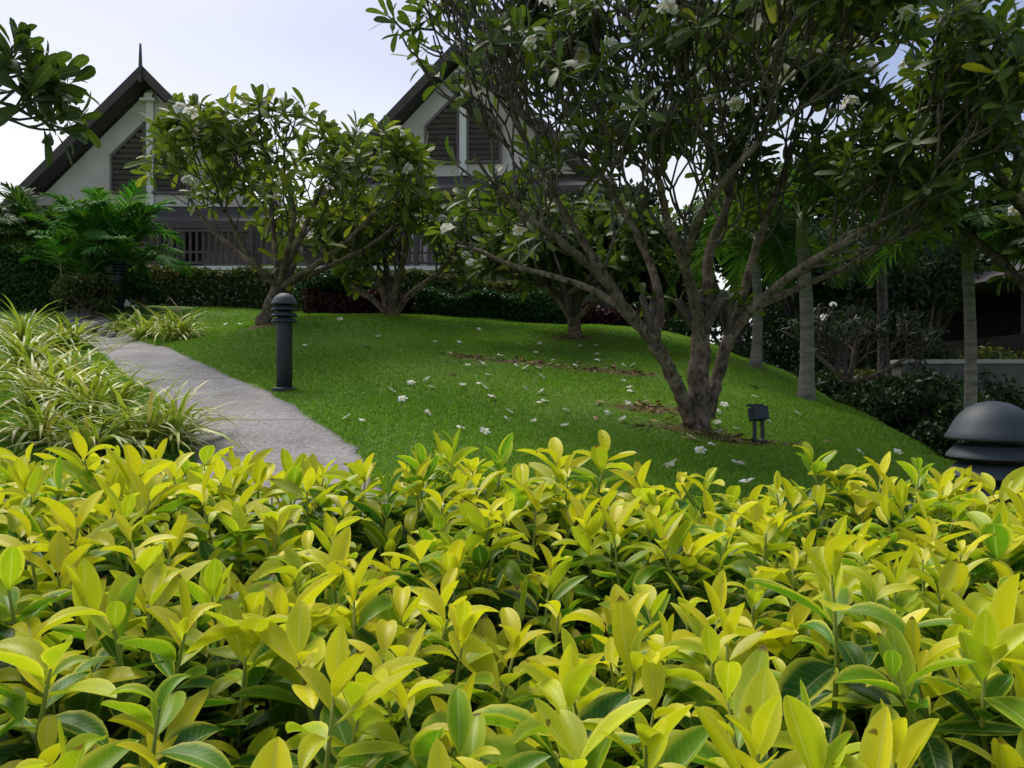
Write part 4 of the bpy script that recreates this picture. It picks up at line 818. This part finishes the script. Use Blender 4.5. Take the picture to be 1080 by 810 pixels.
# ------------------------------------------------------------------ yellow hedge in front
hr = np.random.default_rng(77)
hx0, hx1, hy0, hy1 = -2.5, 2.5, .12, 1.78
def hedge_top(x, y):
    return .604 + .104 * y + .018 * np.clip(-x - .1, 0, 1) + .032 * np.exp(-((x + .55) / .28) ** 2) * np.clip(y - .6, 0, 1) + .030 * np.sin(x * 3.1 + 1.0) * np.sin(y * 3.7 + .5) + .022 * np.sin(x * 7.3 + y * 5) - .05 * np.clip((y - 1.6) / .2, 0, 1) - .26 * np.clip(x - .88, 0, .5) + .015 * np.exp(-((x + .1) / .3) ** 2)
def fshoot(x, y, h, r_, big_=1.0):
    """one leafy shoot: a stem with spirally set leaves, youngest and yellowest on top"""
    n = r_.integers(13, 19); ln_ = r_.uniform(.11, .17); lean = r_.normal(0, .16, 2); d = nrm(np.array([lean[0], lean[1], 1.0])); tp = np.array([x, y, h]); t_ = np.linspace(0, 1, n)      # 0 = lowest
    P = tp - d * ((1 - t_) ** 1.1 * ln_)[:, None]; az = r_.random() * 6.28 + np.arange(n) * 2.4 + r_.normal(0, .25, n)
    el = R(1) * np.clip(-6 + 66 * t_ ** 1.7 + r_.normal(0, 14, n), -30, 82); D = np.stack([np.cos(az) * np.cos(el), np.sin(az) * np.cos(el), np.sin(el)], 1) + d * .1
    Nn = np.stack([-np.cos(az) * np.sin(el), -np.sin(az) * np.sin(el), np.cos(el)], 1) + r_.normal(0, .16, (n, 3))
    L = .098 * big_ * (1 - .40 * t_ ** 3) * r_.uniform(.62, 1.22, n); yl = r_.normal(.035, .11) + .26 * (r_.random() < .16) + .10 * max(0, .95 - y)
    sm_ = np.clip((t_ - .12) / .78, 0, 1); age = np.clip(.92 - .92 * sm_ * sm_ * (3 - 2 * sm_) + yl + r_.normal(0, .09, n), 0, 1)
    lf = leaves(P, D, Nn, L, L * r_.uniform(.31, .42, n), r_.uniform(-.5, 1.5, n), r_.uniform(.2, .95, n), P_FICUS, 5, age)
    st_ = tube(np.array([tp - d * (ln_ + .16) + np.array([r_.normal(0, .03), r_.normal(0, .03), 0]), tp - d * ln_ * .6, tp]), [.0035, .0028, .0015], 6)
    return lf, st_
pts = []; cell = {}; tries = 0; rmin = .057
while tries < 60000 and len(pts) < 3200:
    tries += 1; x = hr.uniform(hx0, hx1); y = hr.uniform(hy0, hy1); k = (int(x / rmin // 1), int(y / rmin // 1)); ok = True
    for i in (-1, 0, 1):
        for j in (-1, 0, 1):
            for q in cell.get((k[0] + i, k[1] + j), ()):
                if (q[0] - x) ** 2 + (q[1] - y) ** 2 < rmin ** 2: ok = False
    if ok: cell.setdefault(k, []).append((x, y)); pts.append((x, y))
pts = np.array(pts); hz = hedge_top(pts[:, 0], pts[:, 1]) + hr.normal(0, .024, len(pts)) - .085 * (hr.random(len(pts)) < .34)
tall = {(480, 466): 1.62, (655, 462): 1.55, (845, 462): 1.66, (850, 470): 1.6, (945, 486): 1.6, (520, 470): 1.6, (180, 486): 1.6, (300, 487): 1.62, (345, 486): 1.64, (250, 489): 1.6, (390, 486): 1.6, (320, 492): 1.5, (1010, 500): 1.45, (90, 478): 1.55}
for (px, py), d in tall.items():
    q = at(px, py, d); i = np.argmin((pts[:, 0] - q[0]) ** 2 + (pts[:, 1] - q[1]) ** 2); hz[i] = q[2] - .035
nearcam = np.sqrt(pts[:, 0] ** 2 + pts[:, 1] ** 2 + (hz - 1) ** 2)
keep = nearcam > .34; pts, hz, nearcam = pts[keep], hz[keep], nearcam[keep]
hedge = thing("golden_hedge", "dense yellow-green leafy hedge filling the whole foreground", "hedge", (0, 1.0, terr(0, 1.0))); hb = np.array(hedge.location)
px_ = CX + FPX * pts[:, 0] / pts[:, 1]; py_ = CY + FPX * (1 - hz) / pts[:, 1]; inv = (px_ > 10) & (px_ < 1070) & (py_ < 830)
order = np.argsort(np.where(inv, nearcam, 99)); first = set(order[:100].tolist()); rest_l, rest_s = [], []
for i in range(len(pts)):
    lf, st_ = fshoot(pts[i, 0], pts[i, 1], hz[i], hr, hr.uniform(.85, 1.15))
    if i in first:
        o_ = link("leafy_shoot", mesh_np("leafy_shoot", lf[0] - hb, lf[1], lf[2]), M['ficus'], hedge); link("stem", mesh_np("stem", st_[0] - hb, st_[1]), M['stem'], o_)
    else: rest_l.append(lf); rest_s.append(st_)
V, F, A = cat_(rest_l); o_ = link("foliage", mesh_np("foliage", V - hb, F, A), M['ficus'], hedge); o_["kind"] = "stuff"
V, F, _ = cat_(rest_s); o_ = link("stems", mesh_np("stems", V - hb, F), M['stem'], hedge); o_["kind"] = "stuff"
# older green leaves inside the hedge, on woody branches
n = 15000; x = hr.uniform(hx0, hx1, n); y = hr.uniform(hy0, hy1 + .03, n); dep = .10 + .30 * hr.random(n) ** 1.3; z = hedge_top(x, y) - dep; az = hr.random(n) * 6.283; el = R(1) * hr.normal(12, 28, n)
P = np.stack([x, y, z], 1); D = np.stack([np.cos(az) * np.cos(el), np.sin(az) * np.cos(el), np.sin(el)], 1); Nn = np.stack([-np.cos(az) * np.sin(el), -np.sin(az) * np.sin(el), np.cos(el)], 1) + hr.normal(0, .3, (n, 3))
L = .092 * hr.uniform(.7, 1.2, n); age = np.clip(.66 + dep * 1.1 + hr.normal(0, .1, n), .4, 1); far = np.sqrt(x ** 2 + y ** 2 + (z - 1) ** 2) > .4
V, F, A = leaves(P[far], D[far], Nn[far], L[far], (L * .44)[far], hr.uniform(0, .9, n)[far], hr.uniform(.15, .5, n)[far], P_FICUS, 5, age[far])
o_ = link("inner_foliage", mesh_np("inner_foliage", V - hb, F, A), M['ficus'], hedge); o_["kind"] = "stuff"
brs = []
for i in range(420):
    x, y = hr.uniform(hx0, hx1), hr.uniform(hy0, hy1 - .05); g = terr(x, y); tq = hedge_top(x, y) - .12
    p1 = np.array([x + hr.normal(0, .07), y + hr.normal(0, .07), (g + tq) * .55]); p2 = np.array([x + hr.normal(0, .12), y + hr.normal(0, .1), tq])
    brs.append(tube(smooth_path([(x, y, g - .03), p1, p2], 3), np.linspace(.010, .004, 7), 6))
V, F, _ = cat_(brs); o_ = link("branches", mesh_np("branches", V - hb, F), M['wood_inner'], hedge); o_["kind"] = "stuff"
print("shoots", len(pts), "objects", len(bpy.data.objects))
